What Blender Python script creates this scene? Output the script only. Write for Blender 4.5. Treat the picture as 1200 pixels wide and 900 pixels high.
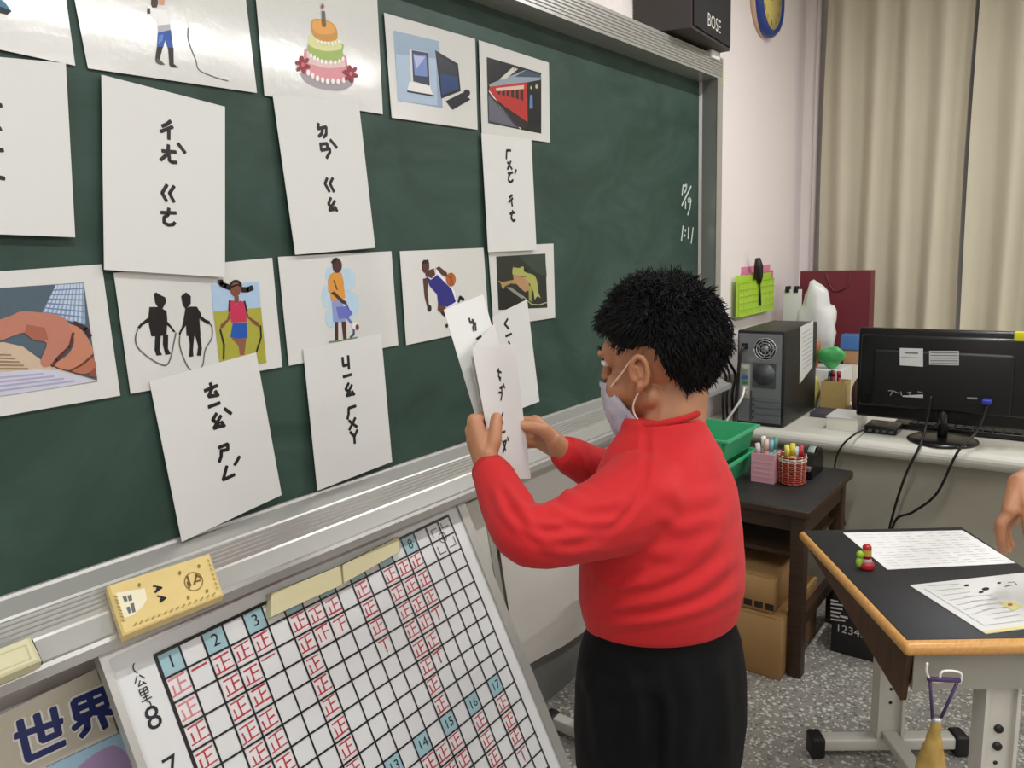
import bpy, bmesh, math, random
import numpy as np
from mathutils import Vector, Matrix, noise as mnoise

for o in list(bpy.data.objects): bpy.data.objects.remove(o)
scene = bpy.context.scene
COL = scene.collection

# ------------------------------------------------------------------ camera
FPX = 896.765
CAM = np.array([0.0, -1.275, 1.42])
def _rot(y, p, r):
    B = np.array([[1,0,0],[0,0,-1],[0,1,0]], float)
    cy, sy = math.cos(y), math.sin(y); cp, sp = math.cos(p), math.sin(p); cr, sr = math.cos(r), math.sin(r)
    return (np.array([[cr,-sr,0],[sr,cr,0],[0,0,1]]) @ np.array([[1,0,0],[0,cp,-sp],[0,sp,cp]])
            @ B @ np.array([[cy,-sy,0],[sy,cy,0],[0,0,1]]))
CM = _rot(math.radians(52.19), math.radians(9.9447), math.radians(-2.071))
cam_d = bpy.data.cameras.new('camera'); cam = bpy.data.objects.new('camera', cam_d); COL.objects.link(cam)
cam_d.sensor_width = 36; cam_d.lens = FPX/1200*36; cam_d.clip_start = 0.02
R3 = np.array([CM[0], -CM[1], -CM[2]]).T
mw = Matrix.Identity(4)
for i in range(3):
    for j in range(3): mw[i][j] = R3[i][j]
    mw[i][3] = CAM[i]
cam.matrix_world = mw
scene.camera = cam

# ------------------------------------------------------------------ world, exposure
w = bpy.data.worlds.new('world'); scene.world = w; w.use_nodes = True
w.node_tree.nodes['Background'].inputs[0].default_value = (0.6, 0.68, 0.75, 1)
w.node_tree.nodes['Background'].inputs[1].default_value = 0.4
vs = scene.view_settings
vs.view_transform = 'Standard'; vs.look = 'None'; vs.gamma = 1; vs.use_curve_mapping = False
vs.exposure = 0.0
LAMP_W = 16.8

# ------------------------------------------------------------------ placing helpers (photo pixel -> point on a real surface)
def ray(x, y): return CM.T @ np.array([(x-600)/FPX, (y-450)/FPX, 1])
def AY(x, y, Y): d = ray(x, y); return CAM + d*(Y-CAM[1])/d[1]
def AX(x, y, X): d = ray(x, y); return CAM + d*(X-CAM[0])/d[0]
def AZ(x, y, Z): d = ray(x, y); return CAM + d*(Z-CAM[2])/d[2]
def AT(x, y, t): return CAM + ray(x, y)*t
def proj(P):
    q = (np.asarray(P)-CAM) @ CM.T
    return np.stack([600+FPX*q[...,0]/q[...,2], 450+FPX*q[...,1]/q[...,2], q[...,2]], -1)
CR, CD, CF = CM[0], CM[1], CM[2]           # camera right, down, forward in the room

# ------------------------------------------------------------------ materials
def lin(h):
    h = h.lstrip('#'); v = [int(h[i:i+2], 16)/255 for i in (0, 2, 4)]
    return tuple(c/12.92 if c <= .04045 else ((c+.055)/1.055)**2.4 for c in v)
MATS = {}
def mat(name, hexc, rough=.6, metal=0, var=.06, vscale=12, bump=0, bscale=60, coat=0, alpha=1, trans=0, emit=0, sheen=0, spec=.5):
    if name in MATS: return MATS[name]
    m = bpy.data.materials.new(name); m.use_nodes = True; nt = m.node_tree; N = nt.nodes; L = nt.links
    b = N['Principled BSDF']; c = lin(hexc)
    b.inputs['Roughness'].default_value = rough; b.inputs['Metallic'].default_value = metal
    b.inputs['Specular IOR Level'].default_value = spec
    tc = N.new('ShaderNodeTexCoord')
    nz = N.new('ShaderNodeTexNoise'); nz.inputs['Scale'].default_value = vscale; nz.inputs['Detail'].default_value = 4
    L.new(tc.outputs['Object'], nz.inputs['Vector'])
    mx = N.new('ShaderNodeMix'); mx.data_type = 'RGBA'
    mx.inputs['A'].default_value = tuple(x*(1-var) for x in c)+(1,)
    mx.inputs['B'].default_value = tuple(min(1, x*(1+var)) for x in c)+(1,)
    L.new(nz.outputs['Fac'], mx.inputs['Factor']); L.new(mx.outputs['Result'], b.inputs['Base Color'])
    if bump:
        n2 = N.new('ShaderNodeTexNoise'); n2.inputs['Scale'].default_value = bscale; n2.inputs['Detail'].default_value = 3
        L.new(tc.outputs['Object'], n2.inputs['Vector'])
        bp = N.new('ShaderNodeBump'); bp.inputs['Strength'].default_value = bump; bp.inputs['Distance'].default_value = .002
        L.new(n2.outputs['Fac'], bp.inputs['Height']); L.new(bp.outputs['Normal'], b.inputs['Normal'])
    if coat: b.inputs['Coat Weight'].default_value = coat; b.inputs['Coat Roughness'].default_value = .12
    if alpha < 1: b.inputs['Alpha'].default_value = alpha
    if trans: b.inputs['Transmission Weight'].default_value = trans
    if sheen: b.inputs['Sheen Weight'].default_value = sheen
    if emit:
        b.inputs['Emission Color'].default_value = c+(1,); b.inputs['Emission Strength'].default_value = emit
    MATS[name] = m; return m
def ramp_mat(name, stops, tex='NOISE', scale=8, rough=.6, bump=0, stretch=(1,1,1), distort=0, detail=6):
    """colour ramp over a noise / voronoi / wave texture"""
    if name in MATS: return MATS[name]
    m = bpy.data.materials.new(name); m.use_nodes = True; nt = m.node_tree; N = nt.nodes; L = nt.links
    b = N['Principled BSDF']; b.inputs['Roughness'].default_value = rough
    tc = N.new('ShaderNodeTexCoord'); mp = N.new('ShaderNodeMapping'); mp.inputs['Scale'].default_value = stretch
    L.new(tc.outputs['Object'], mp.inputs['Vector'])
    if tex == 'WAVE':
        t = N.new('ShaderNodeTexWave'); t.inputs['Distortion'].default_value = distort; t.inputs['Detail'].default_value = 3; out = t.outputs['Fac']
    elif tex == 'VOR':
        t = N.new('ShaderNodeTexVoronoi'); out = t.outputs['Color']
    else:
        t = N.new('ShaderNodeTexNoise'); t.inputs['Detail'].default_value = detail; out = t.outputs['Fac']
    t.inputs['Scale'].default_value = scale; L.new(mp.outputs['Vector'], t.inputs['Vector'])
    r = N.new('ShaderNodeValToRGB'); e = r.color_ramp.elements
    while len(e) < len(stops): e.new(.5)
    for el, (p, h) in zip(e, stops): el.position = p; el.color = lin(h)+(1,)
    L.new(out, r.inputs['Fac']); L.new(r.outputs['Color'], b.inputs['Base Color'])
    if bump:
        bp = N.new('ShaderNodeBump'); bp.inputs['Strength'].default_value = bump; bp.inputs['Distance'].default_value = .002
        L.new(out, bp.inputs['Height']); L.new(bp.outputs['Normal'], b.inputs['Normal'])
    MATS[name] = m; return m

# ------------------------------------------------------------------ mesh builder
def V(*a): return np.array(a, float)
def unit(v): v = np.asarray(v, float); return v/(np.linalg.norm(v)+1e-12)
def frame_of(d):
    d = unit(d); a = V(0,0,1) if abs(d[2]) < .9 else V(1,0,0)
    u = unit(np.cross(a, d)); return u, np.cross(d, u)
class MB:
    def __init__(s): s.v = []; s.f = []; s.m = []; s.mats = []; s.cur = 0; s.sm = []
    def mat(s, m):
        if m not in s.mats: s.mats.append(m)
        s.cur = s.mats.index(m); return s
    def add(s, vs, fs, smooth=False):
        n = len(s.v); s.v += [tuple(map(float, p)) for p in vs]
        for f in fs: s.f.append([i+n for i in f]); s.m.append(s.cur); s.sm.append(smooth)
        return s
    def box(s, lo, hi):
        x0,y0,z0 = lo; x1,y1,z1 = hi
        return s.add([(x0,y0,z0),(x1,y0,z0),(x1,y1,z0),(x0,y1,z0),(x0,y0,z1),(x1,y0,z1),(x1,y1,z1),(x0,y1,z1)],
                     [[3,2,1,0],[4,5,6,7],[0,1,5,4],[1,2,6,5],[2,3,7,6],[3,0,4,7]])
    def rbox(s, lo, hi, r=.005, seg=3, M=None):
        bm = bmesh.new(); bmesh.ops.create_cube(bm, size=1)
        lo, hi = V(*lo), V(*hi); sz = hi-lo; c = (lo+hi)/2
        for v in bm.verts: v.co = Vector((v.co.x*sz[0]+c[0], v.co.y*sz[1]+c[1], v.co.z*sz[2]+c[2]))
        r = min(r, min(sz)*.49)
        bmesh.ops.bevel(bm, geom=bm.edges[:], offset=r, segments=seg, profile=.5, affect='EDGES')
        if M is not None: bmesh.ops.transform(bm, matrix=M, verts=bm.verts)
        bm.verts.ensure_lookup_table(); bm.verts.index_update()
        s.add([v.co for v in bm.verts], [[v.index for v in f.verts] for f in bm.faces], True); bm.free(); return s
    def obox(s, c, ax, half):
        """oriented box: centre, three axes, half sizes"""
        c = V(*c); a = [unit(x)*h for x, h in zip(ax, half)]
        P = [c+i*a[0]+j*a[1]+k*a[2] for k in (-1,1) for i, j in ((-1,-1),(1,-1),(1,1),(-1,1))]
        return s.add(P, [[3,2,1,0],[4,5,6,7],[0,1,5,4],[1,2,6,5],[2,3,7,6],[3,0,4,7]])
    def loft(s, rings, cap=True, smooth=True, closed=False):
        n = len(rings[0]); vs = [p for r in rings for p in r]; fs = []
        K = len(rings)
        for k in range(K if closed else K-1):
            k2 = (k+1) % K
            for i in range(n):
                j = (i+1) % n; fs.append([k*n+i, k*n+j, k2*n+j, k2*n+i])
        if cap and not closed: fs += [list(range(n))[::-1], [(K-1)*n+i for i in range(n)]]
        return s.add(vs, fs, smooth)
    def tube(s, pts, r, n=8, cap=True, smooth=True):
        pts = [V(*p) for p in pts]; rr = r if hasattr(r, '__len__') else [r]*len(pts); rings = []; u = None
        for i, p in enumerate(pts):
            d = pts[min(i+1, len(pts)-1)]-pts[max(i-1, 0)]; d = unit(d)
            if u is None: u, _ = frame_of(d)
            u = unit(u-d*np.dot(u, d)); q = np.cross(d, u)
            rings.append([p+rr[i]*(math.cos(2*math.pi*k/n)*u+math.sin(2*math.pi*k/n)*q) for k in range(n)])
        return s.loft(rings, cap, smooth)
    def cyl(s, p0, p1, r, n=16, smooth=True, r1=None): return s.tube([p0, p1], [r, r if r1 is None else r1], n, True, smooth)
    def lathe(s, prof, c, ax=(0,0,1), n=24, cap=True, smooth=True):
        u, q = frame_of(ax); ax = unit(ax); c = V(*c)
        return s.loft([[c+ax*h+r*(math.cos(2*math.pi*k/n)*u+math.sin(2*math.pi*k/n)*q) for k in range(n)] for r, h in prof], cap, smooth)
    def ell(s, c, r, nu=16, nv=10, M=None):
        c = V(*c); rings = []
        for j in range(nv+1):
            t = math.pi*(j/nv); t = min(max(t, .03), math.pi-.03)
            rg = [V(r[0]*math.sin(t)*math.cos(2*math.pi*k/nu), r[1]*math.sin(t)*math.sin(2*math.pi*k/nu), -r[2]*math.cos(t)) for k in range(nu)]
            if M is not None: rg = [M @ p for p in rg]
            rings.append([c+p for p in rg])
        return s.loft(rings)
    def cap(s, p0, p1, r0, r1, n=12):
        """tapered capsule"""
        p0, p1 = V(*p0), V(*p1); d = p1-p0; L = np.linalg.norm(d); d = d/(L+1e-9); P = []; Rr = []
        for a in (-80, -55, -28, 0): P.append(p0+d*r0*math.sin(math.radians(a))); Rr.append(r0*math.cos(math.radians(a)))
        for a in (0, 28, 55, 80): P.append(p1+d*r1*math.sin(math.radians(a))); Rr.append(r1*math.cos(math.radians(a)))
        return s.tube(P, Rr, n)
    def prism(s, poly, d):
        """closed polygon of 3-D points pushed along d"""
        n = len(poly); d = V(*d); a = [V(*p) for p in poly]
        return s.add(a+[p+d for p in a], [list(range(n))[::-1], [n+i for i in range(n)]]+[[i, (i+1) % n, n+(i+1) % n, n+i] for i in range(n)])
    def xf(s, M):
        s.v = [tuple(M @ Vector(p)) for p in s.v]; return s
    def mesh(s, name):
        me = bpy.data.meshes.new(name); me.from_pydata(s.v, [], s.f)
        for m in s.mats: me.materials.append(m)
        if s.mats: me.polygons.foreach_set('material_index', s.m)
        me.polygons.foreach_set('use_smooth', s.sm); me.update(); return me
    def build(s, name, m=None, parent=None):
        if m is not None and not s.mats: s.mats = [m]; s.m = [0]*len(s.f)
        return link(name, s.mesh(name), parent)
def recalc(me):
    bm = bmesh.new(); bm.from_mesh(me); bmesh.ops.recalc_face_normals(bm, faces=bm.faces); bm.to_mesh(me); bm.free()
def link(name, me, parent=None, fixn=True):
    if fixn and len(me.polygons) < 40000: recalc(me)
    o = bpy.data.objects.new(name, me); COL.objects.link(o)
    if parent is None:
        n = len(me.vertices)
        if n:
            co = np.empty(n*3); me.vertices.foreach_get('co', co); co = co.reshape(-1, 3)
            lo, hi = co.min(0), co.max(0); b = V((lo[0]+hi[0])/2, (lo[1]+hi[1])/2, lo[2])
            me.transform(Matrix.Translation(Vector(-b))); o.location = b
    else:
        o.parent = parent; r = parent
        while r.parent: r = r.parent
        o.matrix_parent_inverse = Matrix.Translation(-parent_world(parent))
    return o
def parent_world(p):
    # every thing has translation only; children carry room coordinates
    return Vector(p.location) if p.parent is None else Vector((0,0,0))
def thing(name, label, cat, loc=(0,0,0), group=None):
    o = bpy.data.objects.new(name, None); COL.objects.link(o); o.location = loc; o.empty_display_size = .05
    return tag(o, label, cat, group)
def tag(o, label=None, cat=None, group=None, kind=None):
    if label: o['label'] = label
    if cat: o['category'] = cat
    if group: o['group'] = group
    if kind: o['kind'] = kind
    return o
def struct(o): o['kind'] = 'structure'; return o

# flat print: shapes on a plane (origin O, right U, up W, outward N)
class Plane:
    def __init__(s, O, U, W):
        s.O = V(*O); s.U = unit(U); s.W = unit(np.asarray(W)-s.U*np.dot(W, s.U)); s.N = np.cross(s.U, s.W)
        if np.dot(CAM-s.O, s.N) < 0: s.N = -s.N
    def px(s, x, y):
        d = ray(x, y); t = np.dot(s.O-CAM, s.N)/np.dot(d, s.N); p = CAM+d*t-s.O
        return (np.dot(p, s.U), np.dot(p, s.W))
    def at(s, a, b, h=0): return s.O+s.U*a+s.W*b+s.N*h
class Print:
    def __init__(s, pl, base=.0009): s.pl = pl; s.mb = MB(); s.h = base; s.step = .00005
    def poly(s, m, pts, px=True):
        s.mb.mat(m); q = [s.pl.px(*p) for p in pts] if px else pts
        s.mb.add([s.pl.at(a, b, s.h) for a, b in q], [list(range(len(q)))]); s.h += s.step; return s
    def line(s, m, pts, w, px=True, closed=False):
        s.mb.mat(m); q = [V(*(s.pl.px(*p) if px else p)) for p in pts]
        if closed: q.append(q[0])
        for a, b in zip(q[:-1], q[1:]):
            d = unit(b-a); n = V(-d[1], d[0])*w/2; e = d*w*.35
            P = [a-e*.6-n*.75, a-n-e*0, b-n, b+e*.6-n*.75, b+e*.6+n*.75, b+n, a+n, a-e*.6+n*.75]
            s.mb.add([s.pl.at(x, y, s.h) for x, y in P], [list(range(8))])
        s.h += s.step; return s
    def disc(s, m, c, rx, ry=None, rot=0, px=True, n=20):
        """ellipse given in photo pixels or plane metres"""
        ry = ry or rx; cr, sr = math.cos(rot), math.sin(rot)
        return s.poly(m, [(c[0]+rx*math.cos(2*math.pi*k/n)*cr-ry*math.sin(2*math.pi*k/n)*sr,
                           c[1]+rx*math.cos(2*math.pi*k/n)*sr+ry*math.sin(2*math.pi*k/n)*cr) for k in range(n)], px)
    def text(s, m, txt, c, size, rot=0, bold=0, sx=1):
        vs, fs = text2d(txt); s.mb.mat(m); cr, sr = math.cos(rot), math.sin(rot)
        P = []
        for x, y in vs:
            x, y = x*size*sx, y*size; P.append(s.pl.at(c[0]+x*cr-y*sr, c[1]+x*sr+y*cr, s.h))
        s.mb.add(P, fs); s.h += s.step; return s
    def build(s, name, parent): return s.mb.build(name, None, parent)
_TX = {}
def text2d(txt):
    if txt not in _TX:
        cu = bpy.data.curves.new('t', 'FONT'); cu.body = txt; cu.align_x = 'CENTER'; cu.align_y = 'CENTER'; cu.resolution_u = 3
        o = bpy.data.objects.new('t', cu); COL.objects.link(o); dg = bpy.context.evaluated_depsgraph_get()
        me = bpy.data.meshes.new_from_object(o.evaluated_get(dg))
        _TX[txt] = ([(v.co.x, v.co.y) for v in me.vertices], [list(p.vertices) for p in me.polygons])
        bpy.data.objects.remove(o); bpy.data.curves.remove(cu); bpy.data.meshes.remove(me)
    return _TX[txt]
def T(ox, oy, s): return lambda *pts: [(ox+x/s, oy+y/s) for x, y in pts]
def arc(cx, cy, r, a0, a1, n=10, ry=None):
    return [(cx+r*math.cos(math.radians(a0+(a1-a0)*i/n)), cy+(ry or r)*math.sin(math.radians(a0+(a1-a0)*i/n))) for i in range(n+1)]
def smoothpath(P, n=6):
    """Catmull-Rom through the points"""
    P = [V(*p) for p in P]; out = []
    for i in range(len(P)-1):
        a, b, c, d = P[max(i-1,0)], P[i], P[i+1], P[min(i+2, len(P)-1)]
        for k in range(n):
            t = k/n; out.append(.5*((2*b)+(c-a)*t+(2*a-5*b+4*c-d)*t*t+(3*b-a-3*c+d)*t**3))
    out.append(P[-1]); return out
def remesh(mb, voxel, it=4, fac=.5):
    me = mb.mesh('tmp'); recalc(me); o = bpy.data.objects.new('tmp', me); COL.objects.link(o)
    r = o.modifiers.new('r', 'REMESH'); r.mode = 'VOXEL'; r.voxel_size = voxel
    if it: sm = o.modifiers.new('s', 'SMOOTH'); sm.iterations = it; sm.factor = fac
    dg = bpy.context.evaluated_depsgraph_get(); dg.update()
    out = bpy.data.meshes.new_from_object(o.evaluated_get(dg)); bpy.data.objects.remove(o)
    out.polygons.foreach_set('use_smooth', [True]*len(out.polygons)); out.materials.clear(); return out
def coords(me):
    a = np.empty(len(me.vertices)*3); me.vertices.foreach_get('co', a); return a.reshape(-1, 3)
def normals(me):
    a = np.empty(len(me.vertices)*3); me.vertices.foreach_get('normal', a); return a.reshape(-1, 3)
def set_coords(me, c): me.vertices.foreach_set('co', c.astype(float).ravel()); me.update()

# ================================================================== the room
XR, YW, CEIL = 4.26, 0.03, 3.0
XL, YB = -3.2, -6.2
M_wall = mat('wall_paint', '#f6edea', .75, var=.02, vscale=3, bump=.15, bscale=40)
M_wallb = mat('lower_wall_paint', '#d6d2c4', .7, var=.03, vscale=3, bump=.15)
M_ceil = mat('ceiling_paint', '#f1f0ec', .8, var=.02)
M_dado = mat('grey_dado', '#6f6e6a', .7, var=.15, vscale=5, bump=.3, bscale=30)
def terrazzo():
    m = bpy.data.materials.new('terrazzo'); m.use_nodes = True; N = m.node_tree.nodes; L = m.node_tree.links
    b = N['Principled BSDF']; b.inputs['Roughness'].default_value = .35
    tc = N.new('ShaderNodeTexCoord'); prev = None
    base = N.new('ShaderNodeTexNoise'); base.inputs['Scale'].default_value = 30; L.new(tc.outputs['Object'], base.inputs['Vector'])
    mx0 = N.new('ShaderNodeMix'); mx0.data_type = 'RGBA'; mx0.inputs['A'].default_value = lin('#827f78')+(1,); mx0.inputs['B'].default_value = lin('#9f9c94')+(1,)
    L.new(base.outputs['Fac'], mx0.inputs['Factor']); prev = mx0.outputs['Result']
    for sc, th, ca, cb in ((70, .2, '#6b6963', '#7b7872'), (62, .2, '#d3d0c7', '#c2bfb6'), (95, .16, '#e6e4dc', '#b7b4ab')):
        vo = N.new('ShaderNodeTexVoronoi'); vo.inputs['Scale'].default_value = sc; L.new(tc.outputs['Object'], vo.inputs['Vector'])
        lt = N.new('ShaderNodeMath'); lt.operation = 'LESS_THAN'; lt.inputs[1].default_value = th*1.9
        L.new(vo.outputs['Distance'], lt.inputs[0])
        sp = N.new('ShaderNodeSeparateColor'); L.new(vo.outputs['Color'], sp.inputs['Color'])
        g = N.new('ShaderNodeMath'); g.operation = 'GREATER_THAN'; g.inputs[1].default_value = .45; L.new(sp.outputs[0], g.inputs[0])
        mu = N.new('ShaderNodeMath'); mu.operation = 'MULTIPLY'; L.new(lt.outputs[0], mu.inputs[0]); L.new(g.outputs[0], mu.inputs[1])
        cc = N.new('ShaderNodeMix'); cc.data_type = 'RGBA'; cc.inputs['A'].default_value = lin(ca)+(1,); cc.inputs['B'].default_value = lin(cb)+(1,)
        L.new(sp.outputs[1], cc.inputs['Factor'])
        mx = N.new('ShaderNodeMix'); mx.data_type = 'RGBA'; L.new(mu.outputs[0], mx.inputs['Factor']); L.new(prev, mx.inputs['A']); L.new(cc.outputs['Result'], mx.inputs['B'])
        prev = mx.outputs['Result']
    L.new(prev, b.inputs['Base Color']); return m
struct(MB().box((XL, YB, -.1), (XR+.2, YW+.2, 0)).build('floor', terrazzo()))
struct(MB().box((XL, YB, CEIL), (XR+.2, YW+.2, CEIL+.1)).build('ceiling', M_ceil))
wf = MB().mat(M_wall).box((XL, YW, .66), (XR+.2, YW+.2, CEIL)).mat(M_wallb).box((XL, YW, .32), (XR+.2, YW+.2, .66)).mat(M_dado).box((XL, YW, 0), (XR+.2, YW+.2, .32))
struct(wf.build('wall_front'))
struct(MB().mat(M_wall).box((XR, YB, 0), (XR+.2, YW, CEIL)).build('wall_right'))
struct(MB().mat(M_wall).box((XL-.2, YB, 0), (XL, YW, CEIL)).build('wall_left'))
struct(MB().mat(M_wall).box((XL, YB-.2, 0), (XR, YB, CEIL)).build('wall_back'))
M_white = mat('white_enamel', '#eceae4', .4, var=.02)
struct(MB().box((XR-.03, YW-.06, .7), (XR, YW, CEIL)).cyl((XR-.045, YW-.07, .7), (XR-.045, YW-.07, CEIL), .012, 10).build('trim_1', M_wall))

# ceiling fluorescent lamps: housing, diffuser, two tubes, and the light they give
M_house = mat('lamp_housing', '#e6e6e2', .4, var=.02)
M_tube = mat('lamp_tube', '#fff8ea', .4, var=0, emit=3)
def lamp(x, y, which, power=LAMP_W, z=2.69):
    t = thing('ceiling_lamp', 'white twin-tube fluorescent lamp hanging '+which, 'ceiling lamp', (x, y, z), 'fluorescent lamps under the ceiling')
    MB().prism([(x-.62,y-.06,z+.08),(x-.62,y+.06,z+.08),(x-.62,y+.12,z+.03),(x-.62,y-.12,z+.03)], (1.24,0,0)).build('housing', M_house, t)
    for s in (-1, 1):
        MB().cyl((x-.58,y+s*.06,z+.012), (x+.58,y+s*.06,z+.012), .013, 12).build('tube', M_tube, t)
        MB().cyl((x+s*.4,y,z+.08), (x+s*.4,y,CEIL), .006, 8).build('rod', M_house, t)
    ld = bpy.data.lights.new('lamp_light', 'AREA'); ld.shape = 'RECTANGLE'; ld.size = 1.16; ld.size_y = .035
    ld.energy = power; ld.color = (.975, .985, 1)
    lo = bpy.data.objects.new('lamp_light', ld); COL.objects.link(lo); lo.location = (x, y, z-.01)
for x, y, wh in ((2.2,-3.0,'nearer the middle of the second row'), (3.45,-3.0,'nearest the curtains'), (.7,-3.0,'behind the camera'), (-1.3,-3.0,'nearest the left wall'),
                 (2.6,-1.1,'close to the board, right'), (.4,-1.1,'close to the board, middle'), (-1.6,-1.1,'close to the board, left'), (2.4,-4.6,'in the back row, right'), (-.6,-4.6,'in the back row, left')):
    lamp(x, y, wh, LAMP_W*(1.3 if (x, y) == (2.6, -1.1) else 1))

# ================================================================== blackboard
def board_green():
    m = bpy.data.materials.new('board_green'); m.use_nodes = True; N = m.node_tree.nodes; L = m.node_tree.links
    b = N['Principled BSDF']; b.inputs['Roughness'].default_value = .5; b.inputs['Specular IOR Level'].default_value = .3
    tc = N.new('ShaderNodeTexCoord'); mp = N.new('ShaderNodeMapping'); mp.inputs['Scale'].default_value = (1.2, 1, 2.2); mp.inputs['Rotation'].default_value = (0, .6, 0)
    L.new(tc.outputs['Object'], mp.inputs['Vector'])
    n1 = N.new('ShaderNodeTexNoise'); n1.inputs['Scale'].default_value = 2.2; n1.inputs['Detail'].default_value = 7; n1.inputs['Roughness'].default_value = .62; n1.inputs['Distortion'].default_value = 1.2
    L.new(mp.outputs['Vector'], n1.inputs['Vector'])
    r = N.new('ShaderNodeValToRGB'); e = r.color_ramp.elements
    e[0].position = .35; e[0].color = lin('#2a3f36')+(1,); e[1].position = .8; e[1].color = lin('#425950')+(1,)
    L.new(n1.outputs['Fac'], r.inputs['Fac']); L.new(r.outputs['Color'], b.inputs['Base Color']); return m
M_alu = mat('brushed_aluminium', '#b9b8b3', .36, .6, var=.05, vscale=4, bump=.05, bscale=200)
M_aluw = mat('pale_aluminium', '#bdbcb7', .33, .55, var=.04, vscale=4)
ZB, ZT, XG, XB0 = .934, 2.02, 2.865, -1.4
bb = thing('blackboard', 'large dark green chalkboard in a silver aluminium frame on the front wall', 'blackboard', (.9, 0, ZB))
MB().box((XB0, 0, ZB-.03), (XG+.03, .028, ZT+.03)).build('writing_surface', board_green(), bb)
f = MB().box((XB0, -.08, ZT), (XG+.035, .028, ZT+.075))
f.build('top_rail', M_aluw, bb)
for k in range(7): MB().cyl((XB0, -.0805, ZT+.010+k*.009), (XG+.03, -.0805, ZT+.010+k*.009), .0014, 6).build('rail_rib', M_aluw, bb)
ring = lambda z: [(XG,.0,z),(XG+.004,-.012,z),(XG-.001,-.03,z),(XG-.012,-.074,z),(XG-.016,-.08,z),(XG+.035,-.08,z),(XG+.038,-.074,z),(XG+.038,.028,z),(XG,.028,z)]
MB().loft([ring(ZB-.02), ring(ZT)], smooth=False).build('side_rail', M_aluw, bb)
# chalk tray: one extruded profile with ribs
prof = [(0,ZB+.001),(-.003,ZB+.004),(-.007,ZB+.003),(-.009,ZB-.002),(-.038,ZB-.018),(-.041,ZB-.021)]
for k in range(5):
    y = -.043-k*.0082; z = ZB-.022-k*.0042
    prof += [(y, z-.004), (y-.002, z+.002), (y-.005, z+.001), (y-.007, z-.006)]
prof += [(-.086,ZB-.048),(-.118,ZB-.072),(-.120,ZB-.066),(-.126,ZB-.067),(-.129,ZB-.073),(-.129,ZB-.088),(-.123,ZB-.092),(-.11,ZB-.084),(0,ZB-.03)]
MB().loft([[(XB0,y,z) for y,z in prof], [(XG+.035,y,z) for y,z in prof]], smooth=False).build('chalk_tray', M_aluw, bb)
M_dark = mat('dark_plastic', '#161616', .5)
c = AY(347, 660, -.118); MB().ell(c, (.012, .006, .0035)).build('tray_slot', M_dark, bb)
M_chalk = mat('chalk', '#c9d3c9', .9, var=.2, vscale=200)
P = Print(Plane((2.7, 0, 1.6), (1,0,0), (0,0,1)), .0005); t = T(780, 200, 9)
for s in [t((185,150),(172,260)), t((200,160),(222,150),(215,200),(200,230)), t((268,165),(170,365)), t((210,330),(208,400)), t((235,300),(255,290),(268,320),(238,330),(235,300)), t((265,300),(258,380),(232,465)),
          t((182,585),(165,740)), t((205,620),(208,640)), t((190,690),(205,680)), t((240,600),(235,715)), t((288,600),(268,765))]:
    P.line(M_chalk, s, .008)
P.build('chalk_writing', bb)
# yellow sticker at the corner of the frame
MB().rbox((XG+.03,-.083,ZT-.02),(XG+.037,-.04,ZT+.03),.002).build('sticker', mat('yellow_label','#d8cf7a',.5), bb)

# ================================================================== cards
M_lam = mat('laminated_sheet', '#d8d8d3', .1, var=.015, bump=.16, bscale=70, coat=1)
M_pap = mat('word_card_paper', '#d9d9d5', .55, var=.015, vscale=5, bump=.08, bscale=60)
M_ink = mat('black_ink', '#171614', .5)
INK = {}
def ink(h, rough=.35):
    k = h+str(rough)
    if k not in INK: INK[k] = mat('print_'+h.strip('#'), h, rough, var=.05, vscale=60)
    return INK[k]
def sheet(name, pl, corners, m, label, cat, group, thick=.0005, px=True, bow=.0):
    """sheet of paper from four corners (TL,TR,BR,BL); thin but solid, a little bowed"""
    q = [V(*(pl.px(*p) if px else p)) for p in corners]; n = 8; mb = MB()
    for side in (thick, -thick):
        vs = []
        for j in range(n+1):
            for i in range(n+1):
                a, b = i/n, j/n
                p = (q[0]*(1-a)+q[1]*a)*(1-b)+(q[3]*(1-a)+q[2]*a)*b
                vs.append(pl.at(p[0], p[1], side+bow*(b**3)))
        mb.add(vs, [[j*(n+1)+i, j*(n+1)+i+1, (j+1)*(n+1)+i+1, (j+1)*(n+1)+i] for j in range(n) for i in range(n)])
    K = (n+1)**2
    rim = [i for i in range(n+1)]+[(j+1)*(n+1)+n for j in range(n)]+[n*(n+1)+n-1-i for i in range(n)]+[(n-1-j)*(n+1) for j in range(n-1)]
    mb.f += [[a, b, b+K, a+K] for a, b in zip(rim, rim[1:]+rim[:1])]; mb.m += [0]*len(rim); mb.sm += [False]*len(rim)
    o = mb.build(name, m); tag(o, label, cat, group); return o
def pic_plane(y=-.004): return Plane((1, y, 1.5), (1,0,0), (0,0,1))
def wplane(xy, tilt=1.2):
    """plane of a word card: fixed along its top edge, hanging slightly off the board"""
    p = AY(*xy, -.0075); a = math.radians(tilt); return Plane(p, (1,0,0), (0, math.sin(a), math.cos(a)))
GP, GW = 'laminated picture cards on the chalkboard', 'bopomofo word cards on the chalkboard'
def picture(corners, label): 
    pl = pic_plane(); o = sheet('picture_card', pl, corners, M_lam, label, 'picture card', GP); return o, Print(pl)
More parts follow.
